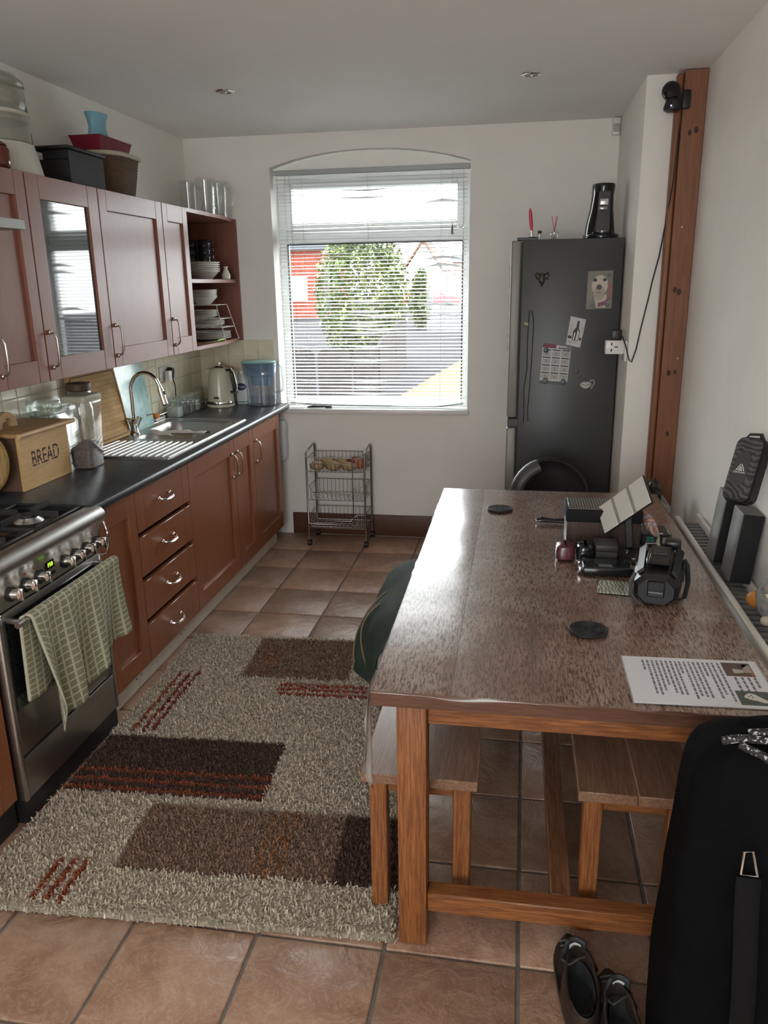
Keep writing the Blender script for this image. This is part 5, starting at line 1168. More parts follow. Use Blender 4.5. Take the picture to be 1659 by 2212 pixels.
# ================================================================== DINING TABLE
def table_top_mat():
    m, n, p, _ = nt('table_oak'); v = coords(n, (9, 1.3, 9)); v2 = coords(n, (140, 21, 140)); v3 = coords(n, (1, 1, 1))
    f = noise_tex(n, v, 2.2, 5, .6, 1.3); g = noise_tex(n, v2, 1.6, 4, .7, .8); h = noise_tex(n, v3, 3.2, 4, .6, .5)
    c = ramp(n, f, [(.28, (.17, .085, .055)), (.55, (.27, .155, .105)), (.78, (.36, .225, .16))])
    haze = mixc(n, c, (.42, .345, .295), ramp(n, h, [(.38, (0, 0, 0)), (.66, (.85, .85, .85))]))  # pale cloudy wear plus the vinyl's hazy reflections, mixed into the wood colour
    pores = ramp(n, g, [(.455, (1, 1, 1)), (.495, (0, 0, 0))])
    n.links.new(mixc(n, haze, (.10, .036, .022), pores), p.inputs['Base Color'])
    p.inputs['Roughness'].default_value = .42; p.inputs['Specular IOR Level'].default_value = .3; bump(n, p, g, .12, .002); return m
TXA, TXB, TYA, TYB, TZ1 = 1.799, 2.735, 1.078, 2.972, .755
tb = thing('dining_table', 'long oak dining table with thick square legs', 'table', (2.27, 2.02, 0))
ttm = table_top_mat(); n_ = 5
for k in range(n_):
    xa = TXA+(TXB-TXA)*k/n_; xb = TXA+(TXB-TXA)*(k+1)/n_
    obj('top_plank', B().box(xa+.0002, TYA, .716, xb-.0002, TYB, TZ1, .0025 if k in (0, n_-1) else 0, 2), ttm, tb)
edge_w = wood('table_edge', (.10, .042, .024), (.15, .068, .04), 'x', 1.2, .4, 14, .1, (.06, .024, .014), .6, .1)
obj('end_board', B().box(TXA, TYA-.0016, .7165, TXB, TYA-.0002, TZ1-.0005), edge_w, tb)
LX = ((1.854, 1.926), (2.608, 2.680)); LY = ((1.110, 1.182), (2.868, 2.940))
for xs in LX:
    for ys in LY: obj('leg', B().box(xs[0], ys[0], .001, xs[1], ys[1], .7155, .003, 2), oak_z, tb)
for ys in (1.132, 2.895): obj('apron', B().box(1.9265, ys, .645, 2.6075, ys+.022, .7155, .002), oak_x, tb)
for xs in (1.876, 2.636): obj('apron', B().box(xs, 1.1825, .645, xs+.022, 2.8675, .7155, .002), oak_y, tb)
for ys in (1.122, 2.88): obj('end_stretcher', B().box(1.9265, ys, .100, 2.6075, ys+.048, .156, .003), oak_x, tb)
obj('long_stretcher', B().box(2.240, 1.1705, .102, 2.292, 2.8795, .154, .003), oak_y, tb)
# clear vinyl cover
def cover():
    b = B(); zc = TZ1+.0022
    ny = 90; nx = 60
    def top(u, v):
        x = TXA-.002+(TXB-TXA+.004)*u; y = TYA-.002+(TYB-TYA+.004)*v
        return (x, y, zc+.0008*noise.noise(Vector((x*5, y*3, 1)))+.0005*noise.noise(Vector((x*14, y*9, 4))))
    b.grid(top, nx, ny)
    def leftfall(u, v):
        y = TYA-.002+(TYB-TYA+.004)*v; d = .018+.008*math.sin(9*y)
        bow = 0
        return (TXA-.0025-.012*math.sin(PI*min(1, u*1.3))*.4-bow*u*(1.6-u)+.004*u*math.sin(60*y), y+.02*u*math.sin(18*y), zc-d*u)
    b.grid(leftfall, 14, 120)
    def front(u, v):
        x = TXA-.002+(TXB-TXA+.004)*u; d = .014+.008*math.sin(13*x)+.006*math.sin(31*x+1)
        return (x, TYA-.0025-.004*math.sin(PI*v)-.006*v*(.5+.5*math.sin(23*x))*(x < 2.2), zc-d*v)
    b.grid(front, 120, 5)
    def right(u, v):
        y = TYA-.002+(TYB-TYA+.004)*v; return (TXB+.0025+.002*u, y, zc-(.012+.005*math.sin(11*y))*u)
    b.grid(right, 4, 60)
    return b
tag(obj('vinyl_cover', cover(), pvc_sheet, loc=(2.27, 2.02, TZ1+.002), ang=75), 'clear glossy vinyl sheet covering the dining table', 'tablecloth')
vc = bpy.data.objects['vinyl_cover']
def corner_fall(u, v):     # the long free corner of the sheet, hanging in soft folds beside the leg
    y = 1.072+.115*u; L = .30*(1-.75*abs(2*u-.75)**1.3)
    return (TXA-.006-.020*math.sin(PI*u)*v-.010*math.sin(9*u+1)*v+.006*math.sin(21*u)*v, y+.014*v*math.sin(6*u), TZ1-.004-L*v)
solid(obj('corner_fall', B().grid(corner_fall, 22, 20), clear('vinyl_fold', (.93, .93, .92), 2.2, .12, .16, (.75, .75, .73)), vc, ang=80), .0008)
TT = TZ1+.0040
# ---- benches
def bench(label, x0, x1, y0, y1, z0):
    t = thing('bench', label, 'bench', ((x0+x1)/2, (y0+y1)/2, 0), 'oak benches at the dining table')
    bm_ = wood('bench_seat', (.22, .12, .075), (.34, .20, .13), 'y', 1.1, .30, 12, .2, (.12, .055, .03), .6, .12)
    w3 = (x1-x0)/2
    for k in range(2): obj('seat_plank', B().box(x0+w3*k+.0003, y0, .421, x0+w3*(k+1)-.0003, y1, .450, .002), bm_, t)
    for xa in (x0+.018, x1-.064):
        for ya in (y0+.028, y1-.074): obj('leg', B().box(xa, ya, z0, xa+.046, ya+.046, .4205, .002), oak_z, t)
    for ya in (y0+.042, y1-.060): obj('apron', B().box(x0+.0645, ya, .372, x1-.0645, ya+.018, .4205, .0015), oak_x, t)
    for xa in (x0+.030, x1-.048): obj('apron', B().box(xa, y0+.0745, .372, xa+.018, y1-.0745, .4205, .0015), oak_y, t)
bench('oak bench on the cooker side of the table', 1.744, 2.048, 1.192, 2.80, .004)
bench('oak bench on the wall side of the table', 2.297, 2.585, 1.192, 2.80, .001)
# ---- jacket over the bench
def jacket():
    t = thing('green_jacket', 'dark green jacket with tan piping draped over the bench', 'jacket', (1.70, 2.35, .2))
    jm = pm('jacket_green', (.020, .034, .026), .85, var=.3, vscale=9, bmp=.5, bscale=220, bdist=.003)
    def lerp_t(t, T):
        for (a, p), (b_, q) in zip(T, T[1:]):
            if t <= b_: k = (t-a)/(b_-a); k = k*k*(3-2*k); return p+(q-p)*k
        return T[-1][1]
    XB = [(0, 1.640), (.38, 1.575), (.62, 1.535), (.78, 1.60), (1, 1.70)]; ZB_ = [(0, .38), (.35, .30), (.62, .20), (.80, .19), (1, .21)]
    def f(u, v):     # v along the bench, u from the seat over its edge and down
        y = 2.74-.86*v; lump = .085*math.sin(PI*min(1, v*1.02))**.6; fold = .014*math.sin(13*v+4*u)+.007*math.sin(29*v)
        xt, zt_ = 1.715-.020*math.sin(PI*v), .462+lump*.75
        if u < .35: k = u/.35; return (1.99+(xt-1.99)*k, y, .463+lump*math.sin(PI*(.15+.6*k))+fold*.5*math.sin(PI*k))
        k = (u-.35)/.65; xb, zb = lerp_t(v, XB), lerp_t(v, ZB_); bulge = .055*math.sin(PI*min(1, k*1.1))**.8*(1-.4*k)
        return (xt+(xb-xt)*k**.8-bulge+fold*k, y-.02*k*math.sin(5*v), zt_+(zb-zt_)*k**1.25+.015*(1-k)*math.sin(9*v))
    o = obj('cloth', B().grid(f, 34, 40), jm, t, ang=90); solid(o, .014, 1); subd(o, 1)
    pm_ = pm('piping_tan', (.20, .16, .09), .8)
    for v0, dv in ((.50, .13), (.64, .12)):
        P = []
        for k in range(20):
            u = .42+.57*k/19; p = Vector(f(u, v0+dv*(k/19))); P.append(p+Vector((-.016, -.006, .010)))
        obj('piping', B().tube(P, .0032, 6), pm_, t)
jacket()

# ================================================================== THINGS ON THE TABLE
def coaster(x, y, label):
    t = thing('round_coaster', label, 'coaster', (x, y, TT), 'black ringed coasters')
    obj('disc', B().lathe([(.050, 0), (.052, .002), (.052, .007), (.049, .008), (.047, .005), (.001, .005)], 40, (x, y, TT)), black_rubber, t)
    for k in range(7): obj('ring', B().lathe([(.0065*k+.003, .005), (.0065*k+.0035, .0072), (.0065*k+.0055, .0072), (.0065*k+.006, .005)], 36, (x, y, TT), cap0=False, cap1=False), black_rubber, t)
coaster(2.061, 2.634, 'round black ringed coaster near the far end of the table')
coaster(2.325, 1.470, 'round black ringed coaster near the printed sheet')
def leaf_mat():
    m, n, p, _ = nt('leaf_print'); v = coords(n, (1, 1, 1)); wv = n.nodes.new('ShaderNodeTexWave'); wv.inputs['Scale'].default_value = 28; wv.inputs['Distortion'].default_value = 9; wv.inputs['Detail Scale'].default_value = .8
    n.links.new(v, wv.inputs[0]); n.links.new(ramp(n, wv.outputs[1], [(.45, (.16, .17, .13)), (.6, (.42, .43, .36))]), p.inputs['Base Color']); p.inputs['Roughness'].default_value = .08; return m
lm_ = leaf_mat()
def sq_coaster(x, y, rz, label):
    b = B(); b.box(-.052, -.052, 0, .052, .052, .005, .0015); tag(obj('glass_coaster', b.xf(TR((x, y, TT), rz)), lm_, loc=(x, y, TT)), label, 'coaster', 'leaf print glass coasters')
sq_coaster(2.432, 1.795, -.12, 'square glass coaster with leaf print beside the rugged black case')
sq_coaster(2.640, 2.405, .1, 'square glass coaster with leaf print behind the small black carton')
# mesh-topped wood box
wbx_ = thing('wooden_box', 'dark wood-grain box with a silver textured top', 'box', (2.43, 2.25, TT))
zeb = wood('zebra_veneer', (.055, .032, .024), (.10, .06, .045), 'z', 1.6, .35, 20, 0, (.02, .012, .01), .8, .05)
obj('body', B().box(2.304, 2.185, TT, 2.556, 2.335, TT+.093, .002), zeb, wbx_)
obj('collar', B().box(2.300, 2.178, TT+.0935, 2.560, 2.342, TT+.138, .004, 2), pm('collar_black', (.008, .008, .009), .7, spec=.2), wbx_)
def mesh_mat():
    m, n, p, _ = nt('silver_weave'); v = coords(n, (1, 1, 1), rot=(0, 0, .78)); ck_ = n.nodes.new('ShaderNodeTexChecker'); ck_.inputs['Scale'].default_value = 150
    n.links.new(v, ck_.inputs[0]); n.links.new(mixc(n, (.03, .028, .025), (.62, .58, .50), ck_.outputs[1]), p.inputs['Base Color']); p.inputs['Metallic'].default_value = .7; p.inputs['Roughness'].default_value = .3
    bump(n, p, ck_.outputs[1], .6, .002); return m
obj('textured_top', B().box(2.309, 2.187, TT+.1382, 2.551, 2.333, TT+.142, .001), mesh_mat(), wbx_)
# tablet on a stand
tb_ = thing('tablet_stand', 'slim silver-backed tablet tilted on a black stand', 'tablet', (2.51, 2.08, TT))
L_ = Vector((.132, -.100, .148)); S_ = Vector((-.023, .076, .072)); Nn = L_.cross(S_).normalized(); L1, S1 = L_.normalized(), S_.normalized()
ctr = Vector((2.487, 2.125, .932))
M4 = Matrix((L1, S1, Nn)).transposed().to_4x4(); M4.translation = ctr
lh, sh = L_.length/2, S_.length/2*1.02
obj('tablet', B().box(-lh, -sh, -.004, lh, sh, .004, .0035, 3, M4), black_plastic, tb_)
for a, c in ((-1, -.36), (-.30, .30), (.36, 1)):
    obj('silver_panel', B().box(lh*a+.003, -sh+.003, .0042, lh*c-.003, sh-.003, .0062, .0008, 1, M4), pm('silver_leather', (.74, .73, .69), .32, .35, bmp=.1, bscale=60), tb_)
for a in (-.33, .33): obj('silver_band', B().box(lh*a-.006, -sh+.003, .0043, lh*a+.006, sh-.003, .0056, 0, 1, M4), pm('band_grey', (.42, .42, .41), .3, .5), tb_)
obj('stand_arm', B().box(-.012, -.008, 0, .012, .0, .16, .002, 1, TR((2.52, 2.165, TT+.01), ry=-.10, rx=-.12)), black_plastic, tb_)
obj('stand_foot', B().box(2.470, 2.02, TT, 2.560, 2.172, TT+.008, .003, 2), black_plastic, tb_)
for x, y in ((2.508, 2.135), (2.517, 2.045)): obj('bolt', B().lathe([(.0075, 0), (.0075, .004), (.004, .0055)], 16, (x, y, TT+.0082)), chrome, tb_)
# cases
def pouch(name, label, cat, x0, y0, x1, y1, h, m, r=.018):
    b = B(); b.loft(rbox(x0, y0, x1, y1, r, ((TT, .007), (TT+.006, .001), (TT+h*.55, 0), (TT+h*.85, .004), (TT+h, .016)))); return tag(obj(name, b, m, loc=((x0+x1)/2, (y0+y1)/2, TT)), label, cat)
pouch('jewel_case', 'small maroon rounded case on the table', 'case', 2.262, 2.02, 2.325, 2.105, .055, pm('maroon_hide', (.085, .020, .026), .22))
pouch('glasses_case', 'glossy black rounded case between maroon case and grey box', 'case', 2.330, 2.015, 2.388, 2.10, .058, black_gloss)
gbx = thing('grey_box', 'dark grey lidded box in front of the wooden box', 'box', (2.425, 2.06, TT))
obj('body', B().box(2.392, 2.022, TT, 2.462, 2.105, TT+.040, .003), pm('box_charcoal', (.030, .029, .028), .5), gbx); obj('lid', B().box(2.390, 2.020, TT+.0405, 2.464, 2.107, TT+.062, .004, 2), pm('box_charcoal', (.030, .029, .028), .5), gbx)
wl = thing('black_wallet', 'flat glossy black wallet case with a silver clasp', 'wallet', (2.42, 1.945, TT))
obj('body', B().box(2.340, 1.895, TT, 2.500, 1.995, TT+.028, .007, 3), pm('wallet_black', (.010, .011, .012), .14), wl)
obj('window', B().box(2.352, 1.905, TT+.0281, 2.488, 1.985, TT+.0288), pm('wallet_film', (.02, .024, .026), .06, var=.7, vscale=40), wl)
obj('clasp', B().box(2.329, 1.905, TT+.006, 2.3395, 1.950, TT+.024, .003, 2).box(2.329, 1.960, TT+.006, 2.3395, 1.985, TT+.024, .003, 2), chrome, wl)
# rugged case
rg = thing('rugged_case', 'bulky black moulded case with ridges and carry strap', 'case', (2.56, 1.78, TT))
rub = pm('moulded_black', (.007, .007, .008), .32, spec=.35, bmp=.1, bscale=200, bdist=.001)
def octo(cx, y, w_, h_, z0, ch=.3): 
    a, t = w_/2, h_; c = ch*min(w_, h_)
    return [(cx-a+c, y, z0), (cx+a-c, y, z0), (cx+a, y, z0+c), (cx+a, y, z0+t-c), (cx+a-c, y, z0+t), (cx-a+c, y, z0+t), (cx-a, y, z0+t-c), (cx-a, y, z0+c)]
RZ = TR((2.555, 1.79, 0), -.22)
def RX(b): return b.xf(RZ)
obj('shell', RX(B().loft([octo(0, -.128, .098, .072, TT+.008), octo(0, -.118, .122, .092, TT+.003), octo(0, -.03, .136, .112, TT), octo(0, .06, .134, .112, TT), octo(0, .125, .118, .098, TT+.002), octo(0, .135, .098, .08, TT+.008)])), rub, rg, smooth=False)
obj('top_panel', RX(B().box(-.030, -.085, TT+.1125, .030, .085, TT+.117, .003)), rub, rg)
for k in range(4): obj('rib', RX(B().box(-.020, -.005+.020*k, TT+.1172, .020, .006+.020*k, TT+.1205, .001)), pm('rib_grey', (.045, .045, .045), .4), rg)
for s_ in (-1, 1):
    obj('edge_rail', RX(B().hexa([(s_*.036, -.10, TT+.098), (s_*.052, -.10, TT+.082), (s_*.060, .10, TT+.09), (s_*.042, .10, TT+.108), (s_*.040, -.10, TT+.106), (s_*.058, -.10, TT+.090), (s_*.066, .10, TT+.098), (s_*.046, .10, TT+.116)])), rub, rg, smooth=False)
    for k in range(3): obj('grip_ridge', RX(B().box(s_*.0665, .02+.022*k, TT+.030, s_*.072, .030+.022*k, TT+.085, .001)), rub, rg)
obj('latch', RX(B().box(-.024, -.136, TT+.030, .024, -.1285, TT+.078, .003)), rub, rg); obj('latch_bar', RX(B().box(-.020, -.142, TT+.044, .020, -.1365, TT+.049, .001)), pm('bar_grey', (.16, .16, .16), .35), rg)
obj('end_plate', RX(B().tube([(-.060, -.120, TT+.095), (-.072, -.130, TT+.062), (-.066, -.134, TT+.03), (-.048, -.134, TT+.010)], .0055, 8)), pm('trim_satin', (.05, .05, .05), .25), rg)
obj('strap', RX(B().tube([(.066, .05, TT+.088), (.078, .02, TT+.080), (.084, -.03, TT+.048), (.078, -.07, TT+.014), (.060, -.085, TT+.012)], .009, 8, flat=.3)), pm('webbing', (.014, .014, .014), .8), rg)
obj('buckle', RX(B().box(.006, .100, TT+.100, .054, .150, TT+.128, .006, 2)), rub, rg)
# hairbrush
hb_ = thing('hairbrush', 'black hairbrush lying behind the wooden box', 'brush', (2.27, 2.46, TT))
obj('handle', B().tube([(2.205, 2.462, TT+.010), (2.23, 2.466, TT+.013), (2.27, 2.466, TT+.010), (2.33, 2.46, TT+.012)], [.006, .012, .009, .012], 10, flat=.7), black_gloss, hb_)
obj('head', B().sph((2.39, 2.455, TT+.016), (.062, .028, .014), 20, 10), black_plastic, hb_)
# small black carton with teal print
bc = thing('black_carton', 'small black carton with teal print and a barcode', 'carton', (2.61, 2.29, TT))
obj('carton', B().box(2.570, 2.225, TT, 2.662, 2.345, TT+.042, .001), pm('carton_black', (.012, .013, .014), .35), bc)
tl = pm('print_teal', (.02, .20, .16), .5)
for x, z, w_ in ((2.585, .026, .010), (2.598, .026, .011), (2.585, .016, .011), (2.599, .016, .012)): obj('teal_print', B().box(x, 2.2245, TT+z, x+w_, 2.2249, TT+z+.007), tl, bc)
obj('caption', B().box(2.582, 2.2245, TT+.008, 2.626, 2.2249, TT+.011), paper, bc); 
bcd = obj('barcode', B().box(2.640, 2.2245, TT+.010, 2.652, 2.2249, TT+.032), paper, bc)
for k in range(6): obj('barcode_bar', B().box(2.641, 2.2240, TT+.0115+.0034*k, 2.651, 2.2244, TT+.0130+.0034*k), inkd, bcd)
for k in range(3): obj('top_print', B().box(2.600+.015*k, 2.235, TT+.0421, 2.612+.015*k, 2.247, TT+.0425), paper, bc)
# cellophane pack
cp_ = thing('cellophane_pack', 'twisted cellophane-wrapped packet leaning on the black carton', 'packet', (2.60, 2.21, TT))
b = B(); P0, P1 = Vector((2.575, 2.30, TT+.10)), Vector((2.612, 2.205, TT+.052))
b.tube([P0, P0.lerp(P1, .3), P0.lerp(P1, .7), P1], [.010, .021, .021, .012], 12, flat=.7)
def foil():
    m, n, p, _ = nt('foil_wrap'); v = coords(n); f = noise_tex(n, v, 26, 2, .5, 1)
    n.links.new(ramp(n, f, [(.35, (.55, .52, .46)), (.48, (.42, .12, .08)), (.56, (.20, .30, .36)), (.7, (.6, .58, .54))]), p.inputs['Base Color']); p.inputs['Roughness'].default_value = .12; p.inputs['Coat Weight'].default_value = 1; return m
obj('pack', b, foil(), cp_)
b = B(); b.tube([P1, P1+Vector((.008, -.012, -.008)), P1+Vector((.004, -.02, -.028)), P1+Vector((.012, -.03, -.044))], [.012, .004, .008, .003], 8, flat=.4); obj('twist', b, clear('cello', (.85, .80, .68), 2, .08, .35, (.6, .54, .42)), cp_)
# printed sheet
sh_ = thing('printed_sheet', 'white printed sheet with two small pictures near the table edge', 'paper', (2.55, 1.21, TT))
PX0, PX1, PY0, PY1 = 2.396, 2.712, 1.098, 1.328
def SP(u, v): return (PX0+(PX1-PX0)*u+.004*v*0, PY0+(PY1-PY0)*v+.010*u)
wp = pm('sheet_white', (.66, .65, .68), .3)
def flat(poly, d, th=.0003): b = B(); b.prism(poly, TT+d, TT+d+th, 'z'); return b
obj('sheet', flat([SP(0, 0), SP(1, 0), SP(1, 1), SP(0, 1)], 0, .0012), wp, sh_)
obj('laminate_edge', flat([SP(-.012, -.012), SP(1.012, -.012), SP(1.012, 1.012), SP(-.012, 1.012)], -.0006, .0005), clear('laminate', (.9, .9, .9), 1.5, .1, .3, (.6, .6, .6)), sh_)
rnd = random.Random(11)
lens = [.92, .80, .90, .34, .86, .84, .80, .90, .30, .78, .80, .82, .62, .74, .86, .80, .26]
us = [.70, .66, .625, .59, .555, .52, .485, .45, .415, .385, .35, .315, .28, .245, .21, .175, .14]
for u, ln in zip(us, lens):
    b = B(); v = .92
    while v > .92-ln*.86:
        wl_ = rnd.uniform(.025, .085); v2 = max(v-wl_, .06)
        p = [SP(u, v), SP(u, v2), SP(u+.016, v2), SP(u+.016, v)]
        b.prism(p, TT+.0013, TT+.0015, 'z'); v = v2-.014
    obj('text_line', b, pm('print_mid', (.16, .15, .17), .6), sh_)
for u, v0, ln in ((.92, .62, .15), (.875, .62, .42), (.83, .62, .46), (.78, .62, .30)):
    b = B(); v = v0
    while v > v0-ln:
        wl_ = rnd.uniform(.04, .08); v2 = v-wl_; b.prism([SP(u, v), SP(u, v2), SP(u+.018, v2), SP(u+.018, v)], TT+.0013, TT+.0015, 'z'); v = v2-.018
    obj('text_line', b, pm('print_mid', (.16, .15, .17), .6), sh_)
pa = obj('picture', flat([SP(.735, .64), SP(.945, .64), SP(.945, .94), SP(.735, .94)], .0013), pm('pic_brown', (.10, .055, .04), .4), sh_)
for pts_, m_ in (([(.80, .70), (.87, .72), (.88, .78), (.80, .80)], pm('pic_grey', (.42, .40, .37), .4)), ([(.88, .72), (.94, .72), (.935, .90), (.88, .90)], pm('pic_fawn', (.34, .28, .22), .4)), ([(.86, .80), (.93, .90), (.91, .93), (.85, .86)], inkd), ([(.92, .65), (.944, .65), (.944, .71), (.92, .71)], pm('pic_red', (.42, .10, .06), .4))):
    obj('picture_patch', flat([SP(*q) for q in pts_], .0017), m_, pa)
pb_ = obj('picture', flat([SP(.735, .05), SP(.960, .05), SP(.960, .33), SP(.735, .33)], .0013), pm('pic_green', (.06, .075, .06), .4), sh_)
dogp = [(.775, .20), (.80, .26), (.825, .285), (.86, .27), (.90, .19), (.95, .11), (.90, .10), (.85, .14), (.81, .16)]
obj('picture_patch', flat([SP(*q) for q in dogp], .0017), pm('pic_white', (.60, .58, .52), .4), pb_)
for q in ((.812, .215), (.83, .24), (.835, .20)): obj('picture_spot', flat([SP(q[0]+.006*math.cos(k), q[1]+.012*math.sin(k)) for k in (0, 1.26, 2.5, 3.77, 5.03)], .0020), inkd, pb_)

# ================================================================== RADIATOR WALL
ra = thing('radiator', 'white double-panel radiator along the right wall', 'radiator', (2.84, 2.0, .12))
rw = pm('radiator_enamel', (.74, .72, .66), .28)
obj('front_panel', B().box(2.783, 1.15, .13, 2.808, 2.79, .715, .010, 3), rw, ra)
obj('rear_panel', B().box(2.878, 1.15, .13, 2.896, 2.82, .715, .006, 2), rw, ra)
for k in range(40): obj('fin', B().box(2.8085, 1.17+.0405*k, .15, 2.8775, 1.19+.0405*k, .690), pm('fin_grey', (.16, .165, .16), .5), ra)
obj('bracket', B().box(2.8965, 1.5, .60, 2.903, 1.54, .66).box(2.8965, 2.5, .60, 2.903, 2.54, .66), rw, ra)
obj('valve', B().cyl((2.84, 1.12, .05), (2.84, 1.12, .20), .014, n=14).cyl((2.84, 1.12, .002), (2.84, 1.12, .05), .008, n=12).cyl((2.84, 1.12, .16), (2.84, 1.151, .16), .008, n=12), white_gloss, ra)
def speaker(label, y0, y1, z1, dx=0, tilt=6):
    t = thing('loudspeaker', label, 'loudspeaker', (2.846, (y0+y1)/2, .7155), 'loudspeakers on the radiator')
    LM = TR((2.805+dx, 0, .7165), ry=math.radians(tilt)) @ Matrix.Translation((-2.805, 0, -.7165))
    obj('cabinet', B().box(2.805, y0+.012, .7165, 2.872, y1, z1, .004, 2).xf(LM), pm('cabinet_grey', (.12, .115, .105), .5, var=.1, vscale=20), t)
    obj('grille', B().box(2.807, y0, .7185, 2.870, y0+.0115, z1-.002, .003, 2).xf(LM), pm('grille_black', (.008, .008, .009), .9, bmp=.4, bscale=500, bdist=.001), t)
speaker('dark loudspeaker on the radiator, the farther one', 2.185, 2.300, .965)
speaker('dark loudspeaker on the radiator, the nearer one', 2.000, 2.120, .950, .010, 5.5)
fc = thing('gadget_case', 'black zipped hard case with a white triangle logo on the loudspeakers', 'case', (2.85, 2.08, .95))
def casem():
    m, n, p, _ = nt('wave_fabric'); v = coords(n); wv = n.nodes.new('ShaderNodeTexWave'); wv.wave_type = 'RINGS'; wv.inputs['Scale'].default_value = 22; wv.inputs['Distortion'].default_value = 6
    n.links.new(v, wv.inputs[0]); n.links.new(ramp(n, wv.outputs[1], [(.4, (.030, .030, .031)), (.6, (.085, .085, .085))]), p.inputs['Base Color']); p.inputs['Roughness'].default_value = .5; bump(n, p, wv.outputs[1], .3, .002); return m
cx_ax = Vector((.10, .05, -.055)); up_ = Vector((.03, .01, 1)).normalized(); 
# frame of the case: U runs across its face, V up along it, N out of the face towards the room
Vv = Vector((.26, .30, 1)).normalized(); Nv = Vector((-.80, -.62, .25)); Nv = (Nv-Vv*Nv.dot(Vv)).normalized(); Uv = Vv.cross(Nv)
MC = Matrix((Uv, Vv, Nv)).transposed().to_4x4(); MC.translation = Vector((2.852, 2.075, 1.073))
hw, hh, hd_ = .048, .105, .032
b = B(); b.loft([[(px, py, z) for px, py in rrect(-hw+i, -hh+i, hw-i, hh-i, .022, 5)] for z, i in ((-hd_, .010), (-hd_*.7, .001), (0, 0), (hd_*.7, .001))]); b.xf(MC); obj('shell', b, pm('case_black', (.012, .012, .013), .35), fc)
b = B(); b.loft([[(px, py, z) for px, py in rrect(-hw+i, -hh+i, hw-i, hh-i, .022, 5)] for z, i in ((hd_*.7, .002), (hd_, .006), (hd_*1.08, .014))]); b.xf(MC); fcp = obj('face', b, casem(), fc)
b = B(); b.tube([(px, py, 0.012) for px, py in rrect(-hw, -hh, hw, hh, .022, 5)], .0028, 6, closed=True); b.xf(MC); obj('zip', b, black_rubber, fc)
b = B(); b.tube([(-.030, hh-.003, .01), (-.020, hh+.012, .01), (.020, hh+.014, .01), (.032, hh-.003, .01)], .008, 8, flat=.4); b.xf(MC); obj('carry_loop', b, black_leather, fc)
zf = hd_*1.09
b = B(); b.prism([(px, py) for px, py in rrect(-.026, -.055, .026, .055, .02, 6)], zf, zf+.0008, 'z'); b.xf(MC); obj('logo_panel', b, pm('logo_ground', (.06, .06, .058), .5), fc)
lw = pm('logo_white', (.70, .70, .66), .5); b = B()
for poly in ([(-.016, -.008), (-.0125, -.008), (-.001, .014), (-.0035, .014)], [(.016, -.008), (.0125, -.008), (.0005, .014), (.0035, .014)], [(-.0085, -.008), (0, .008), (.0085, -.008), (.005, -.008), (0, .002), (-.005, -.008)], [(-.0035, -.008), (0, -.002), (.0035, -.008)]):
    b.prism(poly, zf+.0009, zf+.0016, 'z')
b.xf(MC); obj('logo_mark', b, lw, fc)
text_part('lettering', 'FLINTRONIC', .0075, lw, fc, Matrix.Translation(-fc.location) @ MC @ Matrix.Translation((0, -.0135, zf+.0012)))
pk = thing('mini_pumpkin', 'small orange pumpkin on the radiator', 'pumpkin', (2.846, 1.80, .7155))
b = B(); n = 40; prev = None
for j in range(11):
    t = PI*(j+.5)/11; ring = []
    for k in range(n):
        a = 2*PI*k/n; r = .034*math.sin(t)*(1-.09*abs(math.cos(4*a))**3); ring.append(b.v((2.846+r*math.cos(a), 1.80+r*math.sin(a), .7155+.026-.026*math.cos(t))))
    if prev: b.bridge(prev, ring)
    else: b.bm.faces.new(ring[::-1])
    prev = ring
b.bm.faces.new(prev); obj('body', b, pm('pumpkin_skin', (.48, .19, .03), .5, var=.3, vscale=40), pk, ang=70); obj('stalk', B().tube([(2.846, 1.80, .765), (2.849, 1.80, .778)], [.005, .003], 8), pm('stalk_brown', (.18, .13, .06), .8), pk)
sg = thing('star_ornament', 'grey fabric ornament with a pale star beside the pumpkin', 'ornament', (2.85, 1.70, .7155))
b = B(); b.sph((2.852, 1.695, .7155+.070), (.042, .045, .069), 24, 18, .18, 5); obj('body', b, pm('quilt_grey', (.20, .19, .18), .6, var=.5, vscale=45, bmp=.8, bscale=60, bdist=.006), sg)
stp = [((.010 if k % 2 == 0 else .004)*math.cos(PI/2+PI*k/5), (.010 if k % 2 == 0 else .004)*math.sin(PI/2+PI*k/5)) for k in range(10)]
b = B(); b.prism(stp, 0, .003, 'z'); b.xf(TR((2.828, 1.655, .812), 0) @ Matrix.Rotation(1.35, 4, 'X') @ Matrix.Rotation(-.6, 4, 'Y')); obj('star', b, pm('star_gold', (.62, .56, .36), .4), sg)
obj('foot_tuft', B().sph((2.835, 1.668, .730), (.016, .016, .0145), 12, 8), pm('tuft_cream', (.5, .45, .36), .9), sg)
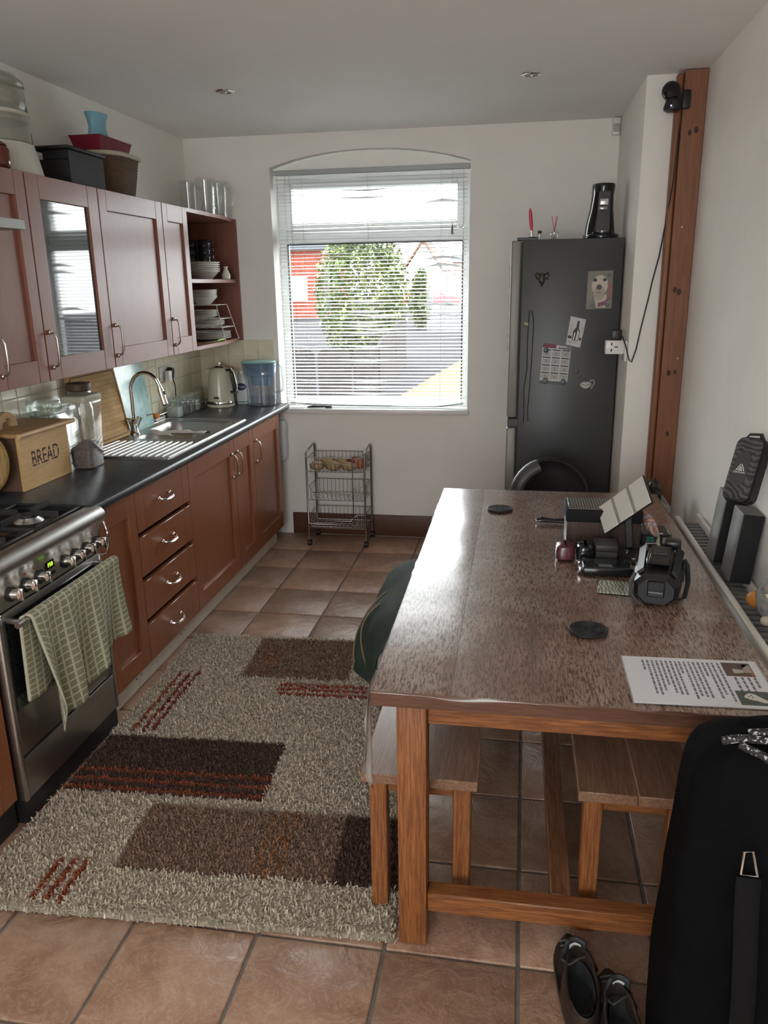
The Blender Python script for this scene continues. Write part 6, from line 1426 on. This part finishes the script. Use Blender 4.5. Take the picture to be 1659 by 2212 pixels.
# clear storage crate with a black bag in it
cr = thing('storage_crate', 'tall clear plastic crate in the corner behind the table', 'crate', (2.745, 3.13, 0))
b = B(); b.loft([[(px, py, z) for px, py in rrect(2.690+i, 2.992+i, 2.800-i, 3.28-i, .015, 3)] for z, i in ((.002, .012), (.01, .008), (.66, .002), (.662, -.008), (.69, -.008), (.69, -.004))], cap=False); b.bm.faces.new([v for v in b.bm.verts][:16]); solid(obj('crate', b, clear('crate_plastic', (.85, .86, .86), 1.3, .15, .35, (.55, .56, .55)), cr), .002)
b = B(); b.sph((2.742, 3.12, .715), (.042, .055, .060), 26, 18, .55, 8); tag(obj('black_bag', b, pm('bin_liner', (.008, .008, .009), .12, bmp=.6, bscale=40, bdist=.01), loc=(2.742, 3.12, .66)), 'shiny crumpled black bag stuffed in the clear crate', 'bag')
tag(obj('packed_clothes', B().loft(rbox(2.704, 3.006, 2.786, 3.266, .012, ((.013, .002), (.02, 0), (.61, 0), (.645, .02)))), pm('folded_grey', (.30, .29, .28), .9, var=.2), loc=(2.745, 3.13, .013)), 'pale folded cloth filling the clear crate', 'cloth')

# ================================================================== RUG
RO, RT, RW, RL = (.663, 1.053), math.atan2(.044, .983), 1.18, 1.785
CRM, TAN, DRK, ORG, ORL, RED = (.56, .485, .385), (.26, .17, .122), (.095, .058, .046), (.31, .085, .042), (.33, .15, .07), (.26, .055, .04)
def rug_col(u, v):
    c = CRM
    if .35 < u < .83 and 1.37 < v < 1.76: c = ORL if (any(abs(u-k) < .008 for k in (.40, .435, .47)) and v < 1.70 and random.random() < .6) else TAN
    if u < .68 and .525 < v < .868: c = ORG if any(abs(v-k) < .0085 for k in (.650, .595, .545)) else DRK
    if .32 < u < .975 and .18 < v < .48: c = ORL if (any(abs(u-k) < .008 for k in (.748, .782, .814)) and random.random() < .65) else TAN
    if u >= .975 and .175 < v < .48: c = DRK
    if .90 < v < 1.39 and any(abs(u-k-.03*(v-.9)) < .008 for k in (.060, .102, .135)): c = RED if u > .09 else ORG
    if u > .54 and any(abs(v-k) < .011 for k in (1.312, 1.275, 1.236)): c = (.34, .075, .05)
    if .03 < v < .205 and any(abs(u-k) < .010 for k in (.147, .189, .228)): c = ORG
    return c
rug = thing('shag_rug', 'cream and brown patchwork shag rug with red stripes', 'rug', (RO[0], RO[1], 0), None, RT)
def rug_mat():
    m, n, p, _ = nt('rug_yarn'); a = n.nodes.new('ShaderNodeVertexColor'); a.layer_name = 'yarn'
    v = coords(n); f = noise_tex(n, v, 60, 2); n.links.new(mixc(n, a.outputs[0], ramp(n, f, [(.3, (.72, .72, .72)), (.7, (1.12, 1.12, 1.12))]), 1.0, 'MULTIPLY'), p.inputs['Base Color']); p.inputs['Roughness'].default_value = 1; p.inputs['Specular IOR Level'].default_value = .1
    return m
rgm = rug_mat()
def coloured(name, V, F, Cc, parent):
    me = bpy.data.meshes.new(name); me.from_pydata(V, [], F); ca = me.color_attributes.new('yarn', 'FLOAT_COLOR', 'POINT')
    flat_ = [k for c in Cc for k in (*c, 1.0)]; ca.data.foreach_set('color', flat_); me.materials.append(rgm)
    o = bpy.data.objects.new(name, me); COL.objects.link(o); o.parent = parent; return o
def umin(v): return -.052*max(0, 1-v/1.3)
V, F, Cc = [], [], []; nu, nv = 118, 178
for i in range(nu+1):
    for j in range(nv+1):
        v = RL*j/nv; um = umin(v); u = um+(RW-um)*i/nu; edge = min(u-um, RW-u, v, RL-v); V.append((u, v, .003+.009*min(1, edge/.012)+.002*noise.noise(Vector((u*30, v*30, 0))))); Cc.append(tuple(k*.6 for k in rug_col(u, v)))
for i in range(nu):
    for j in range(nv): q = i*(nv+1)+j; F.append((q, q+nv+1, q+nv+2, q+1))
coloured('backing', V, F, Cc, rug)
V, F, Cc = [], [], []; rnd = random.Random(21)
for k in range(56000):
    v = rnd.uniform(-.004, RL+.003); u = rnd.uniform(umin(v)-.002, RW+.003); c = rug_col(u, v); j = rnd.uniform(.78, 1.15); c = tuple(x*j for x in c)
    a = rnd.uniform(0, 2*PI); l = rnd.uniform(.011, .021); lean_ = rnd.uniform(.15, 1.1); w_ = rnd.uniform(.0013, .0024)
    dx, dy = math.cos(a), math.sin(a); px, py = -dy*w_, dx*w_
    z0 = .008 if min(v, RW-u, RL-v) > .006 else .002; h1, h2 = l*.55*math.cos(lean_*.6), l*math.cos(lean_); o1, o2 = l*.55*math.sin(lean_*.6), l*math.sin(lean_)
    q = len(V)
    V += [(u-px, v-py, z0), (u+px, v+py, z0), (u+dx*o1-px*1.2, v+dy*o1-py*1.2, z0+h1), (u+dx*o1+px*1.2, v+dy*o1+py*1.2, z0+h1), (u+dx*o2-px*.7, v+dy*o2-py*.7, z0+h2*.9), (u+dx*o2+px*.7, v+dy*o2+py*.7, z0+h2*.9)]
    F += [(q, q+1, q+3, q+2), (q+2, q+3, q+5, q+4)]; Cc += [c]*6
coloured('pile', V, F, Cc, rug)['kind'] = 'stuff'

# ================================================================== SHOES AND BAG AT THE FRONT
def shoe(label, x, y, rz, side):
    t = thing('walking_shoe', label, 'shoe', (x, y, 0), 'walking shoes by the table', rz)
    hide = pm('shoe_leather', (.026, .017, .013), .42, var=.3, vscale=25, bmp=.2, bscale=150); sole_m = pm('shoe_sole', (.010, .010, .010), .7)
    def outline(y_):   # half widths (left, right) along the foot; heel at -.14, toe at +.15
        k = (y_+.14)/.29; w_ = .034+.016*math.sin(PI*min(1, k*1.05)**1.3); w_ *= (1-max(0, (k-.78)/.22)**2.2*.75)*(1-max(0, (.12-k)/.12)**2*.45); return w_, .006*side*math.sin(PI*k)
    N = 22; S = 14
    def section(y_, z0, z1, top_w):
        w_, sh = outline(y_); P = []
        for q in range(S):
            a = 2*PI*q/S; cx_, cz_ = math.cos(a), math.sin(a)
            ww = w_*(1 if cz_ < 0 else (1-(1-top_w)*cz_)); P.append((sh+ww*math.copysign(abs(cx_)**.6, cx_), y_, (z0+z1)/2+(z1-z0)/2*math.copysign(abs(cz_)**.7, cz_)))
        return P
    ys = [-.14+.29*k/(N-1) for k in range(N)]
    obj('sole', B().loft([section(y_, .001+(.010 if k > N-3 else 0), .028, 1) for k, y_ in enumerate(ys)]), sole_m, t, local=True)
    def topz(y_): k = (y_+.14)/.29; return .085-.0*k if k < .45 else .085-.030*(k-.45)/.55
    obj('toe_box', B().loft([section(y_, .0285, .090-.040*((y_-.03)/.12), .55) for y_ in [.03+.114*k/9 for k in range(10)]]), hide, t, local=True)
    # ankle wall: open ring around the foot hole
    rings = []
    for z, off in ((.029, .002), (.06, .0), (.085, -.004), (.098, -.006), (.101, -.010), (.096, -.014), (.06, -.013)):
        P = []
        for q in range(32):
            a = 2*PI*q/32; yy = -.045+.092*math.sin(a)*(1+off*3); w_, sh = outline(max(-.139, min(.14, -.045+.088*math.sin(a)))); hh_ = z+(.012*math.sin(a) if z > .07 else 0)-(.010 if z > .07 and abs(math.sin(a)) < .5 else 0)
            P.append((sh+(.046+off)*math.cos(a), yy, hh_))
        rings.append(P)
    obj('ankle_wall', B().loft(rings, cap=False), hide, t, local=True)
    obj('lining', B().lathe([(.001, .030), (.033, .030), (.034, .085)], 28, (0, -.045, 0), 1, 2.25, cap1=False), pm('shoe_lining', (.012, .014, .015), .9), t, local=True)
    tg = obj('tongue', B().grid(lambda u, v: (.030*(2*u-1)*(1-.25*v), .045-.010*v+.016*math.cos(PI*(u-.5)), .070+.062*v), 8, 6), pm('shoe_tongue', (.028, .032, .034), .7), t, local=True); solid(tg, .006)
    lbm = pm('shoe_label', (.52, .53, .53), .6)
    b = B(); b.grid(lambda u, v: (.013*(2*u-1), .0395-.006*v+.013*math.cos(PI*(u-.5)*.6)-.001, .098+.020*v+.003*(1-abs(2*u-1))), 4, 3); solid(obj('size_label', b, lbm, tg, local=True), .001)
    for k in range(4):
        y_ = .050+.020*k; z_ = .090-.035*((y_-.03)/.12)
        obj('lace', B().tube([(-.026, y_, z_-.008), (0, y_-.004, z_+.004), (.026, y_+.004, z_-.008)], .0028, 6), pm('lace_fleck', (.06, .055, .045), .8, var=.9, vscale=220), t, local=True)
    obj('lace', B().tube([(-.026, .05, .086), (-.034, .02, .094), (-.020, -.005, .104), (.004, .01, .108), (.026, .03, .098), (.034, .05, .08)], .0026, 6), pm('lace_fleck', (.06, .055, .045), .8, var=.9, vscale=220), t, local=True)
    obj('welt', B().tube([(outline(y_)[0]*s_+outline(y_)[1], y_, .028) for s_, seq in ((1, ys), (-1, ys[::-1])) for y_ in seq], .003, 6, closed=True), pm('welt_tan', (.06, .042, .03), .5), t, local=True)
shoe('brown walking shoe with flecked laces, the left one of the pair', 2.300, 1.010, .08, 1)
shoe('brown walking shoe with a pale tongue label, beside the black bag', 2.392, .915, .10, -1)
# tall black bag
bg_ = thing('black_holdall', 'tall slumped black bag with a webbing strap at the right', 'bag', (2.66, .86, 0))
bgm = pm('bag_nylon', (.004, .0042, .0045), .85, spec=.06, bmp=.5, bscale=7, bdist=.04)
rings = []
for z, x0, x1, d in ((.002, 2.455, 2.86, .105), (.03, 2.442, 2.875, .118), (.18, 2.440, 2.88, .12), (.34, 2.436, 2.88, .118), (.44, 2.450, 2.88, .115), (.50, 2.440, 2.88, .108), (.60, 2.452, 2.88, .108), (.70, 2.458, 2.875, .104), (.78, 2.464, 2.87, .098), (.825, 2.480, 2.86, .085), (.848, 2.52, 2.82, .055), (.852, 2.60, 2.74, .02)):
    P = []
    for k in range(64):
        a = 2*PI*k/64; xc = (x0+x1)/2; w_ = (x1-x0)/2
        x = xc+w_*math.copysign(abs(math.cos(a))**.55, math.cos(a)); y = .872+d*math.copysign(abs(math.sin(a))**.6, math.sin(a))
        q = .014*noise.noise(Vector((x*9, y*9, z*6)))+(.014 if z > .42 else .005)*noise.noise(Vector((x*30, y*8, z*7))); P.append((x+q*.6, y+q, z))
    rings.append(P)
o = obj('bag', B().loft(rings), bgm, bg_, ang=80); subd(o, 1)
obj('strap', B().grid(lambda u, v: (2.538+.044*u+.035*v, .742-.010*math.sin(PI*v)+.003*math.sin(12*v), .615-.60*v), 3, 20), pm('strap_web', (.010, .010, .0105), .9, spec=.08, bmp=.4, bscale=300), bg_); bpy.context.view_layer.update()
solid(bg_.children[-1], .004)
obj('buckle', B().tube([(2.546, .741, .622), (2.546, .738, .672), (2.560, .738, .676), (2.574, .739, .622)], .0022, 8, closed=True), chrome, bg_)
cm_ = pm('cord_fleck', (.05, .05, .052), .6)
def fleck():
    m, n, p, _ = nt('paracord'); v = coords(n, (1, 1, 1)); wv = n.nodes.new('ShaderNodeTexChecker'); wv.inputs['Scale'].default_value = 120; n.links.new(v, wv.inputs[0])
    f = noise_tex(n, v, 150, 1); n.links.new(mixc(n, (.012, .012, .013), (.40, .40, .40), ramp(n, f, [(.56, (0, 0, 0)), (.60, (1, 1, 1))])), p.inputs['Base Color']); p.inputs['Roughness'].default_value = .7; return m
fk = fleck()
for k, P in enumerate(([(2.505, .80, .858), (2.53, .79, .872), (2.575, .795, .868), (2.62, .80, .872), (2.68, .81, .868)], [(2.53, .785, .862), (2.565, .765, .855), (2.60, .752, .835), (2.64, .745, .815)], [(2.55, .81, .872), (2.60, .80, .884), (2.65, .80, .882), (2.70, .81, .865)])):
    obj('draw_cord', B().tube(P, .0075, 8), fk, bg_)
